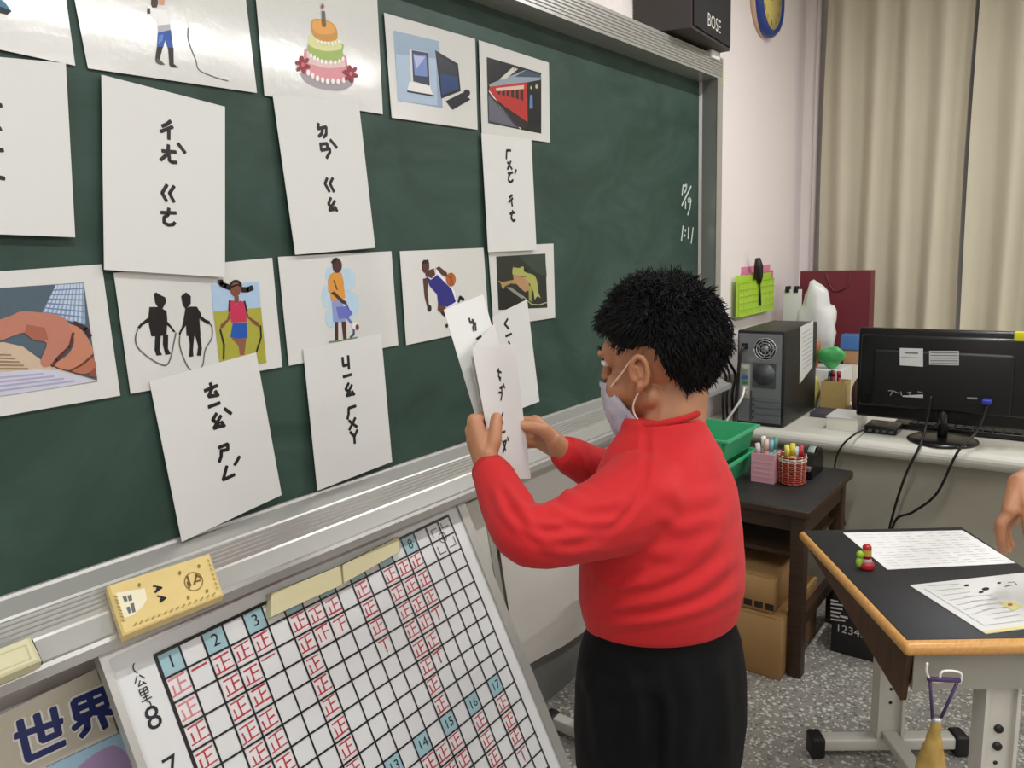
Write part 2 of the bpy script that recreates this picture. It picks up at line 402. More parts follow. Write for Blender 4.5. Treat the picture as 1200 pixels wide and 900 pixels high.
def letters(pl, strokes, w, parent, h=.0009, gap=1.2):
    """strokes that touch or nearly touch form one written character"""
    bb = [[min(x for x, y in s)-gap, min(y for x, y in s)-gap, max(x for x, y in s)+gap, max(y for x, y in s)+gap] for s in strokes]; cl = list(range(len(strokes)))
    for i in range(len(bb)):
        for j in range(i):
            a, b = bb[i], bb[j]
            if a[0] < b[2] and b[0] < a[2] and a[1] < b[3] and b[1] < a[3]:
                ci, cj = cl[i], cl[j]; cl = [cj if c_ == ci else c_ for c_ in cl]
    for k in sorted(set(cl)):
        P = Print(pl, h)
        for c_, s in zip(cl, strokes):
            if c_ == k: P.line(M_ink, s, w)
        P.build('written_character', parent)
def word(corners, label, strokes, w=.0062, tilt=1.2):
    pl = wplane(corners[0], tilt); o = sheet('word_card', pl, corners, M_pap, label, 'word card', GW)
    letters(pl, strokes, w, o); return o

# --- top row pictures
o, P = picture([(-75,-40),(74,-25),(88,77),(-62,45)], 'laminated picture card cut by the photo\'s top left corner, dark shape on it')
P.poly(ink('#3b6f8c'), T(0,0,3.75)((-60,-40),(20,10),(50,50),(10,45),(-60,20))); P.poly(ink('#1a1c20'), T(0,0,3.75)((-30,25),(10,32),(50,50),(30,66),(-10,55))); P.build('printed_picture', o)
o, P = picture([(78,-48),(282,-50),(301,109),(103,80)], 'laminated picture card of a singer in blue jeans with a trailing microphone cord')
t = T(160,0,10)
P.poly(ink('#f0efec'), t((130,80),(260,110),(350,120),(380,200),(390,300),(380,350),(250,380),(240,250),(170,200)))
P.poly(ink('#46352c'), t((170,-60),(240,-60),(250,40),(235,90),(180,90),(165,50))); P.poly(ink('#d39a80'), t((245,-40),(330,-40),(325,60),(260,60)))
P.poly(ink('#3a3a3c'), t((120,100),(155,95),(160,160),(120,165)))
P.poly(ink('#b5b6ba'), t((245,300),(390,285),(400,350),(250,390)))
P.poly(ink('#2f56a6'), t((245,385),(400,350),(425,560),(365,570),(330,470),(310,560),(235,560)))
P.poly(ink('#5e83c4'), t((260,420),(310,400),(300,480),(250,520)))
P.poly(ink('#241d22'), t((235,550),(305,550),(270,690),(240,720),(215,700))); P.poly(ink('#241d22'), t((365,560),(430,560),(432,750),(490,795),(400,790),(380,760)))
P.poly(ink('#5a4a48'), t((215,690),(260,690),(330,760),(270,760),(225,735)))
P.build('printed_picture', o); P = Print(P.pl, .0009); P.line(ink('#77756f'), smoothpath(t((600,330),(600,440),(640,580),(690,700),(730,820),(900,900),(1070,950))), .0022)
P.build('printed_cord', o)
o, P = picture([(296,-45),(441,-18),(448.5,134),(310,112)], 'laminated picture card of a three-tier birthday cake with one candle')
t = T(330,0,7.5); A = lambda *p: smoothpath(t(*p), 5)
P.poly(ink('#a39a9e'), A((160,640),(200,715),(300,770),(420,795),(530,795),(620,745),(600,690),(300,640),(160,640)))
P.poly(ink('#d9929a'), A((200,430),(185,560),(200,640),(300,690),(420,720),(540,715),(600,690),(575,560),(550,480),(380,430),(200,430)))
P.poly(ink('#e3c3bf'), t((215,450),(545,500),(560,590),(400,600),(230,560)))
P.poly(ink('#9cb45e'), A((235,370),(225,430),(260,490),(340,530),(440,545),(530,520),(535,450),(520,380),(235,370)))
P.poly(ink('#d8d79a'), A((240,310),(235,390),(330,440),(430,450),(520,430),(515,370),(480,330),(240,310)))
P.poly(ink('#c58a35'), A((265,175),(255,260),(290,330),(370,365),(450,360),(485,340),(485,270),(450,210),(380,175),(300,165),(265,175)))
P.poly(ink('#df9c3c'), A((275,185),(270,250),(330,300),(430,300),(470,270),(440,215),(380,185),(275,185)))
for pts, s in ((((255,490),(285,510),(315,525),(350,540),(385,548),(428,548),(465,550),(505,540),(535,520)),13), (((230,640),(268,665),(310,690),(355,705),(398,715),(445,715),(492,717),(540,705)),17), (((315,365),(345,375),(375,380),(405,385),(440,388),(470,380),(495,365)),10)):
    for x, y in pts: P.disc(ink('#f4f2ee'), t((x,y))[0], s/7.5*.9, s/7.5*1.6, n=10)
for cx, cy in ((180,570), (600,650)):
    for k in range(6):
        a = k*1.047+.3; P.disc(ink('#8f2030'), t((cx+38*math.cos(a), cy+48*math.sin(a)))[0], 2.6, 4.4, a+1.57, n=8)
    P.disc(ink('#c96a72'), t((cx,cy))[0], 2, 2.6, n=8)
P.line(ink('#4a5348'), t((360,105),(368,225)), .008); P.poly(ink('#7a3238'), t((352,25),(368,60),(352,80),(338,60))); P.build('printed_picture', o)
o, P = picture([(450,15),(556.5,45.6),(559.5,152),(459,138)], 'laminated picture card of desktop computers, hung beside the train picture')
t = T(450,10,5.625)
P.poly(ink('#8fa3b8'), t((60,145),(358,215),(365,280),(385,655),(90,610))); P.poly(ink('#a9bccf'), t((75,300),(340,330),(350,640),(88,610)))
P.poly(ink('#d6d6d4'), t((165,270),(290,290),(305,515),(180,545))); P.poly(ink('#2b3550'), t((180,275),(290,293),(300,510),(190,480)))
P.poly(ink('#6f86bd'), t((190,300),(275,310),(285,450),(200,440))); P.poly(ink('#aeb6d8'), t((195,310),(270,320),(210,400)))
P.poly(ink('#e4e3de'), t((165,480),(300,515),(325,580),(150,545))); P.poly(ink('#1d2230'), t((150,540),(325,570),(325,582),(150,552)))
P.poly(ink('#141418'), t((335,275),(485,365),(503,545),(375,595))); P.poly(ink('#1d3a6e'), t((368,430),(485,450),(490,530),(378,570))); P.poly(ink('#232a34'), t((352,310),(470,375),(480,450),(366,430)))
P.poly(ink('#15171f'), t((405,610),(515,555),(568,600),(450,668))); P.disc(ink('#101114'), t((543,557))[0], 4, 4.2); P.build('printed_picture', o)
o, P = picture([(561,47),(643,73.5),(644.4,167),(564.6,156)], 'laminated picture card of a red train standing at a platform')
P.poly(ink('#18191a'), t((675,320),(1035,425),(1035,825),(685,755)))
P.poly(ink('#8e9aa6'), t((690,500),(930,405),(1035,440),(1030,470),(760,520),(700,530))); P.poly(ink('#3e5065'), t((860,450),(935,405),(1030,435),(1030,455)))
P.poly(ink('#c9c7bd'), t((755,470),(850,385),(880,400),(800,465))); P.line(ink('#222'.replace('#222','#222222')), t((850,385),(870,430)), .002)
P.poly(ink('#b3302c'), t((690,530),(700,515),(940,485),(945,750),(800,650),(700,570))); P.poly(ink('#d8b9a4'), t((735,525),(920,505),(920,530),(740,545)))
for k in range(6):
    x = 745+k*30; P.poly(ink('#332520'), t((x,545-k*2),(x+20,542-k*2),(x+20,570+k*8),(x,562+k*7)))
P.poly(ink('#3c3d47'), t((680,560),(700,570),(890,790),(685,755))); P.poly(ink('#60626c'), t((685,570),(800,700),(870,785),(690,740)))
P.line(ink('#d8d5cf'), t((690,545),(760,640),(900,795)), .004); P.poly(ink('#2a2326'), t((700,575),(800,660),(945,760),(935,800),(880,780)))
P.poly(ink('#5c7fb0'), t((958,570),(975,570),(978,660),(955,660))); P.disc(ink('#c8b58a'), t((1003,515))[0], 1.6, 2.5); P.disc(ink('#c8b58a'), t((966,522))[0], 1, 2)
P.build('printed_picture', o)
# --- second row pictures
o, P = picture([(-60,322),(119,309.7),(140.8,463.6),(-40,495)], 'laminated picture card of a hand resting on an open book')
t = T(0,310,5); 
P.poly(ink('#4e5f6b'), t((-260,155),(490,105),(570,685),(-230,800)))
P.poly(ink('#8fa6c2'), t((325,120),(490,108),(500,350),(440,340),(245,285)))
for k in range(9): P.line(ink('#c3cede'), t((330+k*18,122-k),(258+k*26,290+k*6)), .003)
for k in range(6): P.line(ink('#6f87aa'), t((312-k*12,150+k*26),(492,140+k*34)), .002)
P.poly(ink('#c9b39a'), t((-260,470),(20,455),(130,480),(240,560),(330,610),(570,680),(-230,790))); P.poly(ink('#c8c8d8'), t((-240,650),(200,615),(330,620),(565,683),(100,755),(-235,800)))
for k in range(4): P.line(ink('#a9a7c2'), t((-200,680+k*28),(250+k*60,640+k*14)), .003)
for k in range(5): P.line(ink('#8d7a5e'), t((-240,520+k*22),(60+k*25,530+k*20)), .0022)
P.poly(ink('#b97a66'), smoothpath(t((-60,340),(60,300),(120,275),(230,280),(330,295),(390,330),(420,400),(400,470),(330,540),(290,590),(250,598),(235,560),(270,460),(190,440),(140,400),(80,415),(0,445),(-60,450)),4))
P.poly(ink('#a4604c'), t((150,350),(260,370),(280,440),(190,440),(140,400)))
P.poly(ink('#c08064'), smoothpath(t((395,345),(460,370),(515,440),(540,520),(470,590),(400,618),(330,600),(320,580),(400,520),(430,440),(395,345)),4))
P.poly(ink('#b06d52'), smoothpath(t((540,540),(560,600),(500,640),(430,630),(420,615),(480,590),(540,540)),3)); P.poly(ink('#8f4d3e'), t((550,600),(565,660),(510,650)))
P.line(ink('#5e2f27'), t((425,400),(405,480),(330,560),(300,595)), .004); P.line(ink('#6d3a2c'), t((540,530),(470,590),(410,620)), .003); P.line(ink('#3c2622'), t((430,340),(500,375),(525,420)), .006)
P.build('printed_picture', o)
o, P = picture([(133,319.7),(318.8,302),(330.7,430),(153,461.4)], 'laminated picture card of children skipping rope, two black silhouettes and a girl')
t = T(150,320,6.667); K = ink('#121110')
P.poly(K, t((200,160),(220,150),(240,165),(290,190),(297,225),(270,275),(240,278),(210,235)))
P.poly(K, t((165,265),(250,265),(300,300),(305,360),(300,480),(270,490),(180,495),(160,400),(158,330)))
P.poly(K, t((165,340),(95,395),(70,425),(90,435),(110,410),(175,375))); P.poly(K, t((295,365),(345,425),(370,460),(350,460),(330,430),(290,395)))
P.poly(K, t((210,480),(255,480),(245,600),(265,640),(220,645),(205,600))); P.poly(K, t((270,480),(312,480),(310,590),(332,632),(290,640),(270,560)))
P.poly(K, t((412,180),(450,150),(488,180),(488,240),(450,285),(425,250))); P.poly(K, t((445,280),(480,262),(535,262),(570,320),(555,360),(565,490),(455,490),(450,400),(430,370)))
P.poly(K, t((555,320),(600,360),(635,375),(640,400),(615,398),(560,362))); P.poly(K, t((435,360),(455,400),(415,460),(405,490),(393,470),(415,430)))
P.poly(K, t((470,480),(515,485),(505,600),(508,650),(475,655),(480,560))); P.poly(K, t((520,485),(560,480),(575,590),(565,645),(535,645),(545,570)))
G = ink('#6e6d69')
P.line(G, smoothpath(t((75,435),(55,510),(80,590),(190,680),(290,720),(330,660),(350,570),(372,465))), .0022); P.line(G, smoothpath(t((402,490),(400,560),(430,660),(475,745),(530,770),(580,720),(600,600),(650,510),(655,430),(640,400))), .0022)
P.poly(ink('#a9c3dc'), t((650,90),(1020,68),(1035,270),(665,300))); P.poly(ink('#a7a43c'), t((665,300),(1035,270),(1078,700),(720,760)))
P.poly(ink('#7a4a38'), t((785,300),(800,350),(745,420),(715,440),(720,400),(770,360))); P.poly(ink('#7a4a38'), t((905,230),(940,340),(1025,395),(1020,425),(980,400),(910,330)))
P.poly(ink('#8a5a44'), t((800,505),(920,505),(905,640),(870,640),(860,570)))
P.poly(ink('#1f55a8'), t((815,385),(925,385),(930,505),(860,512),(795,500))); P.poly(ink('#c22f52'), t((790,215),(830,215),(845,245),(870,215),(905,225),(925,380),(800,385)))
P.line(ink('#2a1a20'), t((790,215),(785,300)), .004); P.line(ink('#2a1a20'), t((905,220),(925,300)), .004)
P.poly(ink('#7a4a38'), t((825,180),(860,180),(862,225),(845,240),(828,220)))
P.disc(ink('#1a1412'), t((838,100))[0], 7.3, 7.2); P.disc(ink('#7a4a38'), t((835,128))[0], 6.2, 8.6)
P.poly(ink('#1a1412'), t((800,100),(870,85),(885,110),(830,92),(795,120)))
P.line(ink('#1a1412'), t((795,115),(755,100),(722,85),(720,60)), .010); P.line(ink('#1a1412'), t((885,130),(930,130),(965,115)), .010)
P.line(ink('#232016'), t((715,440),(745,560),(742,670)), .0035); P.line(ink('#232016'), t((1030,410),(1035,500),(1000,610)), .0035); P.build('printed_picture', o)
o, P = picture([(325.6,301),(458.5,294.4),(466.6,404.5),(338.5,428.5)], 'laminated picture card of a boy in an orange shirt holding a blue watering can')
t = T(370,290,7.5)
for c, r in (((120,235),(5.5,8)), ((105,430),(7.5,14)), ((135,620),(7.5,11)), ((270,280),(10.5,13.5)), ((290,500),(12,16))): P.disc(ink('#b9d3e2'), t(c)[0], *r)
P.poly(ink('#4a2a22'), t((162,650),(195,650),(195,820),(168,820))); P.poly(ink('#4a2a22'), t((222,640),(262,640),(270,810),(240,812)))
P.poly(ink('#8d9cc9'), t((138,470),(230,460),(245,560),(265,650),(150,655)))
P.poly(ink('#d9973f'), t((160,215),(225,225),(242,300),(255,445),(215,465),(130,470),(125,400),(105,390),(105,280),(125,235)))
P.poly(ink('#4a2a22'), t((125,400),(160,385),(215,440),(270,480),(265,505),(225,490),(160,425)))
P.line(ink('#7a4a20'), t((155,290),(185,370)), .004); P.disc(ink('#4a2a22'), t((185,160))[0], 5.6, 8.6); P.poly(ink('#1f1513'), t((130,130),(160,90),(190,90),(180,115),(150,150)))
P.poly(ink('#6b6fc0'), t((175,525),(270,515),(290,540),(320,570),(315,590),(270,620),(200,630))); P.line(ink('#3a3c80'), t((265,495),(285,540)), .003); P.line(ink('#6b6fc0'), t((270,610),(310,660)), .005)
P.disc(ink('#e6e6e4'), t((345,690))[0], 4.2, 4.5); P.disc(ink('#7a3a32'), t((360,700))[0], 2.2, 3.5); P.line(ink('#46546e'), t((330,720),(330,760),(300,790)), .005); P.line(ink('#6a8a58'), t((110,830),(210,820),(360,790)), .003)
P.build('printed_picture', o)
o, P = picture([(468.4,294.4),(566.5,290.5),(573,384),(476,404.5)], 'laminated picture card of a basketball player in a blue uniform dribbling')
t = T(480,290,8.18); SK = ink('#543528')
P.poly(SK, t((125,300),(175,290),(170,420),(185,560),(165,570),(140,470))); P.disc(ink('#2c2424'), t((187,583))[0], 2.6, 4.2)
P.poly(SK, t((245,200),(280,180),(355,240),(360,290),(320,270),(260,250)))
P.poly(ink('#5d3a2a'), t((270,530),(350,545),(330,660),(265,600))); P.poly(ink('#2a1f1f'), t((300,610),(345,640),(340,670),(300,640)))
P.poly(SK, t((145,230),(230,200),(245,270),(215,300),(150,270)))
P.poly(ink('#e7e5ee'), t((140,265),(205,300),(245,260),(250,200),(430,420),(450,540),(360,580),(350,530)))
P.poly(ink('#28287e'), t((150,270),(200,310),(245,275),(260,260),(400,400),(440,520),(360,570),(270,540),(260,450),(190,370)))
P.disc(SK, t((150,185))[0], 4.4, 7.5); P.poly(ink('#1d1412'), t((112,150),(130,120),(175,118),(186,160),(170,150),(125,160)))
P.disc(ink('#b5622e'), t((392,308))[0], 5.8, 8.2); P.line(ink('#5a2b16'), t((365,270),(400,310),(415,365)), .002); P.line(ink('#5a2b16'), t((400,245),(395,310),(380,370)), .002)
P.line(ink('#22222a'), t((465,520),(480,475),(515,500)), .008); P.disc(ink('#1c1c20'), t((352,750))[0], 1.6, 2.4); P.build('printed_picture', o)
o, P = picture([(572,289),(648.4,285.4),(650.5,372.4),(578.5,383)], 'laminated picture card of a green tree frog on a dark leaf')
t = T(565,280,9)
P.poly(ink('#262b24'), t((145,185),(665,155),(685,725),(170,750))); P.poly(ink('#34433a'), t((380,180),(660,160),(680,400),(560,350))); P.poly(ink('#161815'), t((165,500),(300,530),(480,640),(490,735),(170,750)))
P.poly(ink('#8b8f7c'), t((250,510),(300,510),(440,610),(420,635))); P.line(ink('#a7b08a'), t((420,600),(520,690),(600,695),(680,670)), .003)
P.poly(ink('#a78a55'), t((160,440),(215,455),(330,430),(420,440),(400,480),(300,470),(235,500),(225,530),(205,510),(195,470)))
P.poly(ink('#b08a62'), t((320,360),(440,380),(490,420),(490,540),(450,560),(400,520),(330,440)))
P.poly(ink('#a9ab5c'), smoothpath(t((325,270),(345,300),(395,305),(430,290),(450,350),(540,380),(575,450),(590,590),(560,600),(520,520),(490,460),(420,400),(340,390),(315,360),(325,270)),3))
P.poly(ink('#9a9a4c'), t((485,490),(520,500),(515,620),(530,670),(490,640))); P.poly(ink('#b5b46a'), t((540,560),(590,570),(615,625),(580,600),(550,640),(545,610)))
P.disc(ink('#0f0f0c'), t((450,325))[0], 1.7, 2.4); P.disc(ink('#3a3018'), t((330,290))[0], .9, 1.6); P.line(ink('#7b5a3c'), t((330,385),(430,400),(460,400)), .002); P.build('printed_picture', o)

# --- word cards
word([(-75,60),(77,74),(88,278),(-70,272)], 'white word card cut by the photo\'s left edge', [T(0,0,3.75)((-20,465),(5,463)), T(0,0,3.75)((-40,575),(2,565)), T(0,0,3.75)((-20,660),(12,660)), T(0,0,3.75)((-25,775),(18,785)), T(0,0,3.75)((-60,480),(-20,560)), T(0,0,3.75)((-60,680),(-25,770))])
t = T(170,130,6)
word([(118.7,87.5),(263.5,125),(263.5,325),(122,316)], 'white word card lettered with characters for singing, between the singer picture and skipping picture',
     [t((178,72),(150,95),(118,108)), t((192,112),(150,130),(108,145)), t((165,135),(165,198)), t((162,240),(160,300),(108,345)), t((118,282),(215,290)), t((165,300),(170,350),(190,362),(220,362)), t((230,230),(280,295)),
      t((152,520),(118,578),(150,635)), t((202,530),(170,580),(202,640)), t((110,715),(215,718)), t((165,685),(160,730),(132,750),(132,785),(160,802),(195,800),(208,785))])
t = T(360,130,6.92)
word([(319.5,111.6),(420,118.5),(439.6,290.5),(346,298.6)], 'white word card lettered with characters for cake, below the birthday cake picture',
     [t((90,103),(84,145)), t((84,145),(152,130),(152,190),(130,215)), t((120,140),(118,180),(92,208)), t((100,270),(160,265),(160,300)), t((108,275),(112,320)), t((112,320),(180,305),(182,335),(155,382)), t((160,268),(165,310)), t((185,235),(238,298)),
      t((160,545),(142,590),(178,655)), t((205,545),(182,590),(215,655)), t((190,705),(170,755),(205,790)), t((222,730),(178,805)), t((178,805),(238,795)), t((220,775),(240,812))], .0068)
t = T(580,165,9)
word([(564,156),(622.5,163.5),(628.6,293),(572,295.5)], 'white word card lettered with characters for train, between the train and frog pictures',
     [t((165,102),(122,102),(118,190)), t((130,225),(178,300)), t((165,215),(130,300)), t((135,345),(185,335)), t((160,345),(142,380)), t((142,385),(140,420),(160,438),(185,420),(185,410)), t((222,305),(208,345)),
      t((180,572),(150,600)), t((185,605),(142,650)), t((172,630),(180,688)), t((155,770),(210,755)), t((185,735),(175,780),(170,820),(190,845),(212,835))], .0068)
t = T(220,435,6.425)
word([(175,447),(300,413),(330,580),(213,635)], 'white word card lettered with characters for skipping rope, tilted, nearest the chalk tray',
     [t((125,148),(220,108)), t((168,90),(180,130),(155,190)), t((155,190),(225,180)), t((205,150),(228,185)), t((155,270),(240,238)), t((275,282),(325,320)), t((215,318),(185,370),(235,395)), t((248,335),(195,430)), t((195,430),(272,405)), t((250,380),(275,415)),
      t((232,575),(298,548)), t((298,548),(300,590)), t((300,590),(245,600)), t((250,600),(250,640),(235,682)), t((388,642),(352,705)), t((292,715),(265,818)), t((265,818),(350,778))], .0068, 2.2)
t = T(380,405,7.5)
word([(355,409),(446.5,391),(459.4,541),(372,575)], 'white word card lettered with characters for watering flowers, below the orange-shirted boy picture',
     [t((158,105),(165,178)), t((165,178),(210,165)), t((207,90),(215,205)), t((165,275),(240,253)), t((212,330),(185,385),(225,410)), t((240,345),(195,440)), t((195,440),(255,425)), t((240,400),(262,432)),
      t((275,530),(212,550),(212,600),(202,645)), t((215,660),(285,715)), t((270,635),(218,740)), t((225,760),(265,800)), t((288,740),(262,800),(265,858))], .0068, 2)
t = T(515,340,3.917)
word([(577,371),(617.5,351),(632,470.5),(589,487)], 'white word card lettered with characters for frog, tilted below the frog picture',
     [t((312,132),(298,155),(318,178)), t((303,212),(330,200)), t((316,235),(322,250)), t((318,262),(312,300)), t((325,320),(330,380))], .007, 2)

# ================================================================== things on and under the chalk tray
M_cream = mat('cream_plastic', '#d8d2ac', .45, var=.04)
TU = unit((0, .87, .49))                                   # up the slope of the tray
TN = np.cross((1,0,0), TU)*1.0
if TN[2] < 0: TN = -TN
def slab(name, pl, corners, th, m, parent=None, px=True, bev=.003):
    """block whose top face has the given corners on plane pl"""
    q = [pl.at(*(pl.px(*p) if px else p)) for p in corners]; mb = MB(); cc = sum(q)/4
    ins = [p+(cc-p)*bev/np.linalg.norm(cc-p)*1.4 for p in q]
    rings = [[p-pl.N*th for p in ins], [p-pl.N*(th-bev) for p in q], [p-pl.N*bev for p in q], [p for p in ins]]
    return mb.loft(rings, smooth=False).build(name, m, parent)
pl = Plane(V(.4, -.062, ZB-.036)+TN*.024, (1,0,0), TU); t = T(110,640,7.06)
M_gold = mat('gold_wrapper', '#e2c988', .35, var=.1, vscale=25, bump=.2, bscale=40)
o = slab('chalk_package', pl, t((105,325),(960,55),(1075,395),(240,735)), .02, M_gold)
tag(o, 'gold paper package marked AA lying in the chalk tray', 'package')
P = Print(pl, .0006)
P.poly(ink('#efe6c8'), t((180,390),(420,350),(440,440),(400,510),(330,570),(250,600)))
for q in (((235,420),(265,410),(280,455),(255,470)), ((275,415),(310,400),(318,450),(290,460)), ((265,510),(295,500),(310,550),(290,565)), ((300,480),(330,470),(345,545),(318,555))): P.poly(ink('#6f6f74'), t(*q))
for s in (t((505,385),(560,345),(492,332)), t((530,345),(518,370)), t((548,465),(592,432),(525,415)), t((565,425),(552,455))): P.line(M_ink, s, .0035)
P.line(ink('#8b6f35'), t(*arc(825,295,75,0,360,20)), .0016)
for a, b in (((770,250),(800,330)), ((840,240),(890,265)), ((830,300),(880,285)), ((775,300),(790,350)), ((850,235),(830,320))): P.line(ink('#6f5427'), t(a, b), .003)
for c in ((868,170), (710,225), (935,375), (780,430), (375,325)): P.disc(ink('#8d7a3a'), t(c)[0], 1.8, 2.4, n=8)
for k in range(14): P.line(ink('#a5904e'), t((330+k*50, 665-k*19), (350+k*50, 640-k*19)), .0022)
for k in range(8): P.line(ink('#a5904e'), t((165+k*9, 420+k*28), (190+k*9, 430+k*28)), .0022)
for k in range(7): P.line(ink('#a5904e'), t((940+k*12, 120+k*38), (955+k*12, 135+k*38)), .0022)
P.build('wrapper_print', o)
M_felt = mat('black_felt', '#1c1b1a', .95)
pl = Plane(V(.3, -.066, ZB-.034)+TN*.03, (1,0,0), TU)
e = thing('board_eraser', 'cream plastic board eraser lying in the chalk tray at the photo\'s left edge', 'eraser', AZ(5, 790, ZB-.03))
slab('grip', pl, [(-70,785),(36,745),(49,772),(-60,818)], .022, M_cream, e, bev=.004)
slab('felt_pad', Plane(pl.O-pl.N*.0222, (1,0,0), TU), [(-70,790),(38,748),(50,775),(-60,822)], .008, M_felt, e, bev=.001)
P = Print(pl, .0004); P.line(ink('#c4be96'), [(-60,790),(30,756),(36,772),(-55,808)], .002, closed=True); P.build('moulded_line', e)

# tally chart on a leaning whiteboard
C0, E1, E2, CA, CB = V(.544,-.1,.793), unit((1,.022,.017)), unit((.025,-.42,-.907)), .0403, .0412
E2 = unit(E2-E1*np.dot(E1, E2)); NC = np.cross(E1, -E2)
cp = Plane(C0, E1, -E2)
cg = lambda c, r: (c*CA, -r*CB)                             # grid column / row -> plane metres
M_board = mat('whiteboard_face', '#dedfde', .3, var=.02, bump=.03)
rb = 20.6
wb = thing('tally_whiteboard', 'white tally chart board with black grid and red tally marks leaning under the tray', 'whiteboard', tuple(cp.at(*cg(9, rb))))
def chart_box(name, c0, c1, r0, r1, h0, h1, m):
    mb = MB(); rings = [[cp.at(*cg(c, r), h) for c, r in ((c0,r0),(c1,r0),(c1,r1),(c0,r1))] for h in (h0, h1)]
    return mb.loft(rings, smooth=False).build(name, m, wb)
chart_box('panel', -1.75, 18.95, -.75, rb-.3, -.010, 0, M_board)
chart_box('frame_rail', -2.0, -1.7, -.9, rb, -.013, .006, M_alu); chart_box('frame_rail', 18.9, 19.5, -.9, rb, -.013, .006, M_alu)
chart_box('frame_rail', -1.7, 18.9, -.9, -.6, -.013, .005, M_alu); chart_box('frame_rail', -1.7, 18.9, rb-.4, rb, -.013, .005, M_alu)
chart_box('frame_lip', 19.5, 19.75, -.9, rb, -.013, -.002, M_aluw)
KB = ink('#15161a', .4); LC = ink('#9cbfc6')
for r0, n0 in ((0, 8), (9, 9)):
    for k in range(n0): Print(cp, .0006).poly(LC, [cg(2*k+.04, r0+.05), cg(2*k+.96, r0+.05), cg(2*k+.96, r0+.95), cg(2*k+.04, r0+.95)], False).build('number_square', wb)
G = Print(cp, .0008)
for c in range(19): G.line(KB, [cg(c, 0), cg(c, 20)], .0062 if c == 0 else .0034, False)
for r in range(21): G.line(KB, [cg(0, r), cg(18, r)], .0058 if r == 0 else .0034, False)
G.build('grid_lines', wb)
def digit(txt, at, size): Print(cp, .001).text(KB, txt, at, size).build('number', wb)
D = Print(cp, .001)
for k in range(8): digit(str(k+1), cg(2*k+.52, .52), .030)
for k in range(9): digit(str(k+9), cg(2*k+.52, 9.52), .027)
for k, n in enumerate('87654'): digit(n, cg(-.85, 2.15+2*k), .052 if n == '8' else .05)
UL = [arc(.12,-.62,.2,240,120,6,.22)]+[[(x, y-.12) for x, y in s] for s in (((-.05,-.2),(-.2,.02)), ((.05,-.2),(.2,.0)), ((.0,.0),(-.12,.18),(.15,.15)), ((.08,.08),(.18,.22)))]
UL += [[(x, y+.42) for x, y in s] for s in (((-.15,-.22),(.15,-.22),(.15,.0),(-.15,.0),(-.15,-.22)), ((-.15,-.11),(.15,-.11)), ((0,-.22),(0,.22)), ((-.12,.11),(.12,.11)), ((-.2,.22),(.2,.22)))]+[arc(-.12,.86,.2,-60,60,6,.2)]
for s in UL: D.line(KB, [cg(-.85+x, .74+y) for x, y in s], .0018, False)
D.build('unit_label', wb); D = Print(cp, .001)
for s in (arc(0,0,.28,0,360,14),): D.line(ink('#4a4a4c'), [cg(16.95+a, .98+b) for a, b in s], .002, False)
for s in (((16.3,.35),(16.75,.35)), ((16.3,.35),(16.3,.8)), ((17.2,.5),(17.7,.5)), ((17.2,.2),(17.2,.5)), ((16.3,1.3),(16.3,1.75),(16.8,1.75)), ((17.2,1.65),(17.75,1.65),(17.75,1.2)), ((16.85,.95),(17.05,.9)), ((16.9,1.08),(17.05,1.05))):
    D.line(ink('#4a4a4c'), [cg(a, b) for a, b in s], .002, False)
D.build('corner_doodle', wb)
ZH = [((.16,.2),(.86,.16)), ((.52,.18),(.52,.84)), ((.54,.5),(.82,.47)), ((.24,.44),(.26,.84)), ((.1,.87),(.92,.83))]   # the five strokes of the tally character
RED, PNK, WSH = ink('#b23a45'), ink('#cf7f86'), ink('#e5dedd')
rnd = random.Random(4)
def tally(c, rows, last=5, pale=()):
    for i, r in enumerate(rows):
        n = last if i == len(rows)-1 else 5; j = lambda: rnd.uniform(-.04, .04); dx, dy = j(), j()
        Tm = Print(cp, .0007)
        if n > 2: Tm.poly(WSH, [cg(c+.08, r+.08), cg(c+.92, r+.08), cg(c+.92, r+.92), cg(c+.08, r+.92)], False)
        m = PNK if r in pale else RED; Tm.h = .0011
        for s in ZH[:n]: Tm.line(m, [cg(c+x+dx+j()*.5, r+y*.92+dy+j()*.5) for x, y in s], rnd.uniform(.0022, .0034), False)
        Tm.build('tally_mark', wb)
R_ = lambda a, b: list(range(a, b+1))
tally(0, R_(1,8), 5, (1,2)); tally(1, [1], 1); tally(2, R_(1,8)); tally(3, R_(1,8)); tally(4, [1,2], 1); tally(6, R_(1,8)); tally(7, [1,2], 4); tally(8, [1,2], 3)
tally(10, R_(1,4), 2); tally(12, R_(1,8)); tally(13, R_(1,6), 2); tally(14, R_(1,4), 2)
tally(16, R_(10,13), 2); tally(14, R_(10,13)); tally(12, R_(10,14)); tally(11, R_(10,12)); tally(10, R_(10,13)); tally(9, R_(11,12), 3); tally(8, R_(10,13)); tally(6, R_(10,12)); tally(4, R_(10,13)); tally(2, R_(10,12)); tally(0, R_(10,14))
M_oliv = mat('yellowed_plastic', '#d3cba0', .45, var=.04)
for i, (q, lab) in enumerate(((((319,694),(400,662),(402.5,685),(318.5,723)), 'left'), (((402.5,661),(468,628),(470,646),(404.5,683)), 'right'))):
    pl = Plane(cp.at(0, 0, .024), E1, -E2); o = slab('magnet_bar', pl, q, .0225, M_oliv, bev=.003)
    tag(o, 'yellowed plastic magnet bar on top of the tally chart, '+lab+' one of the pair', 'magnet', 'magnet bars on the tally chart')
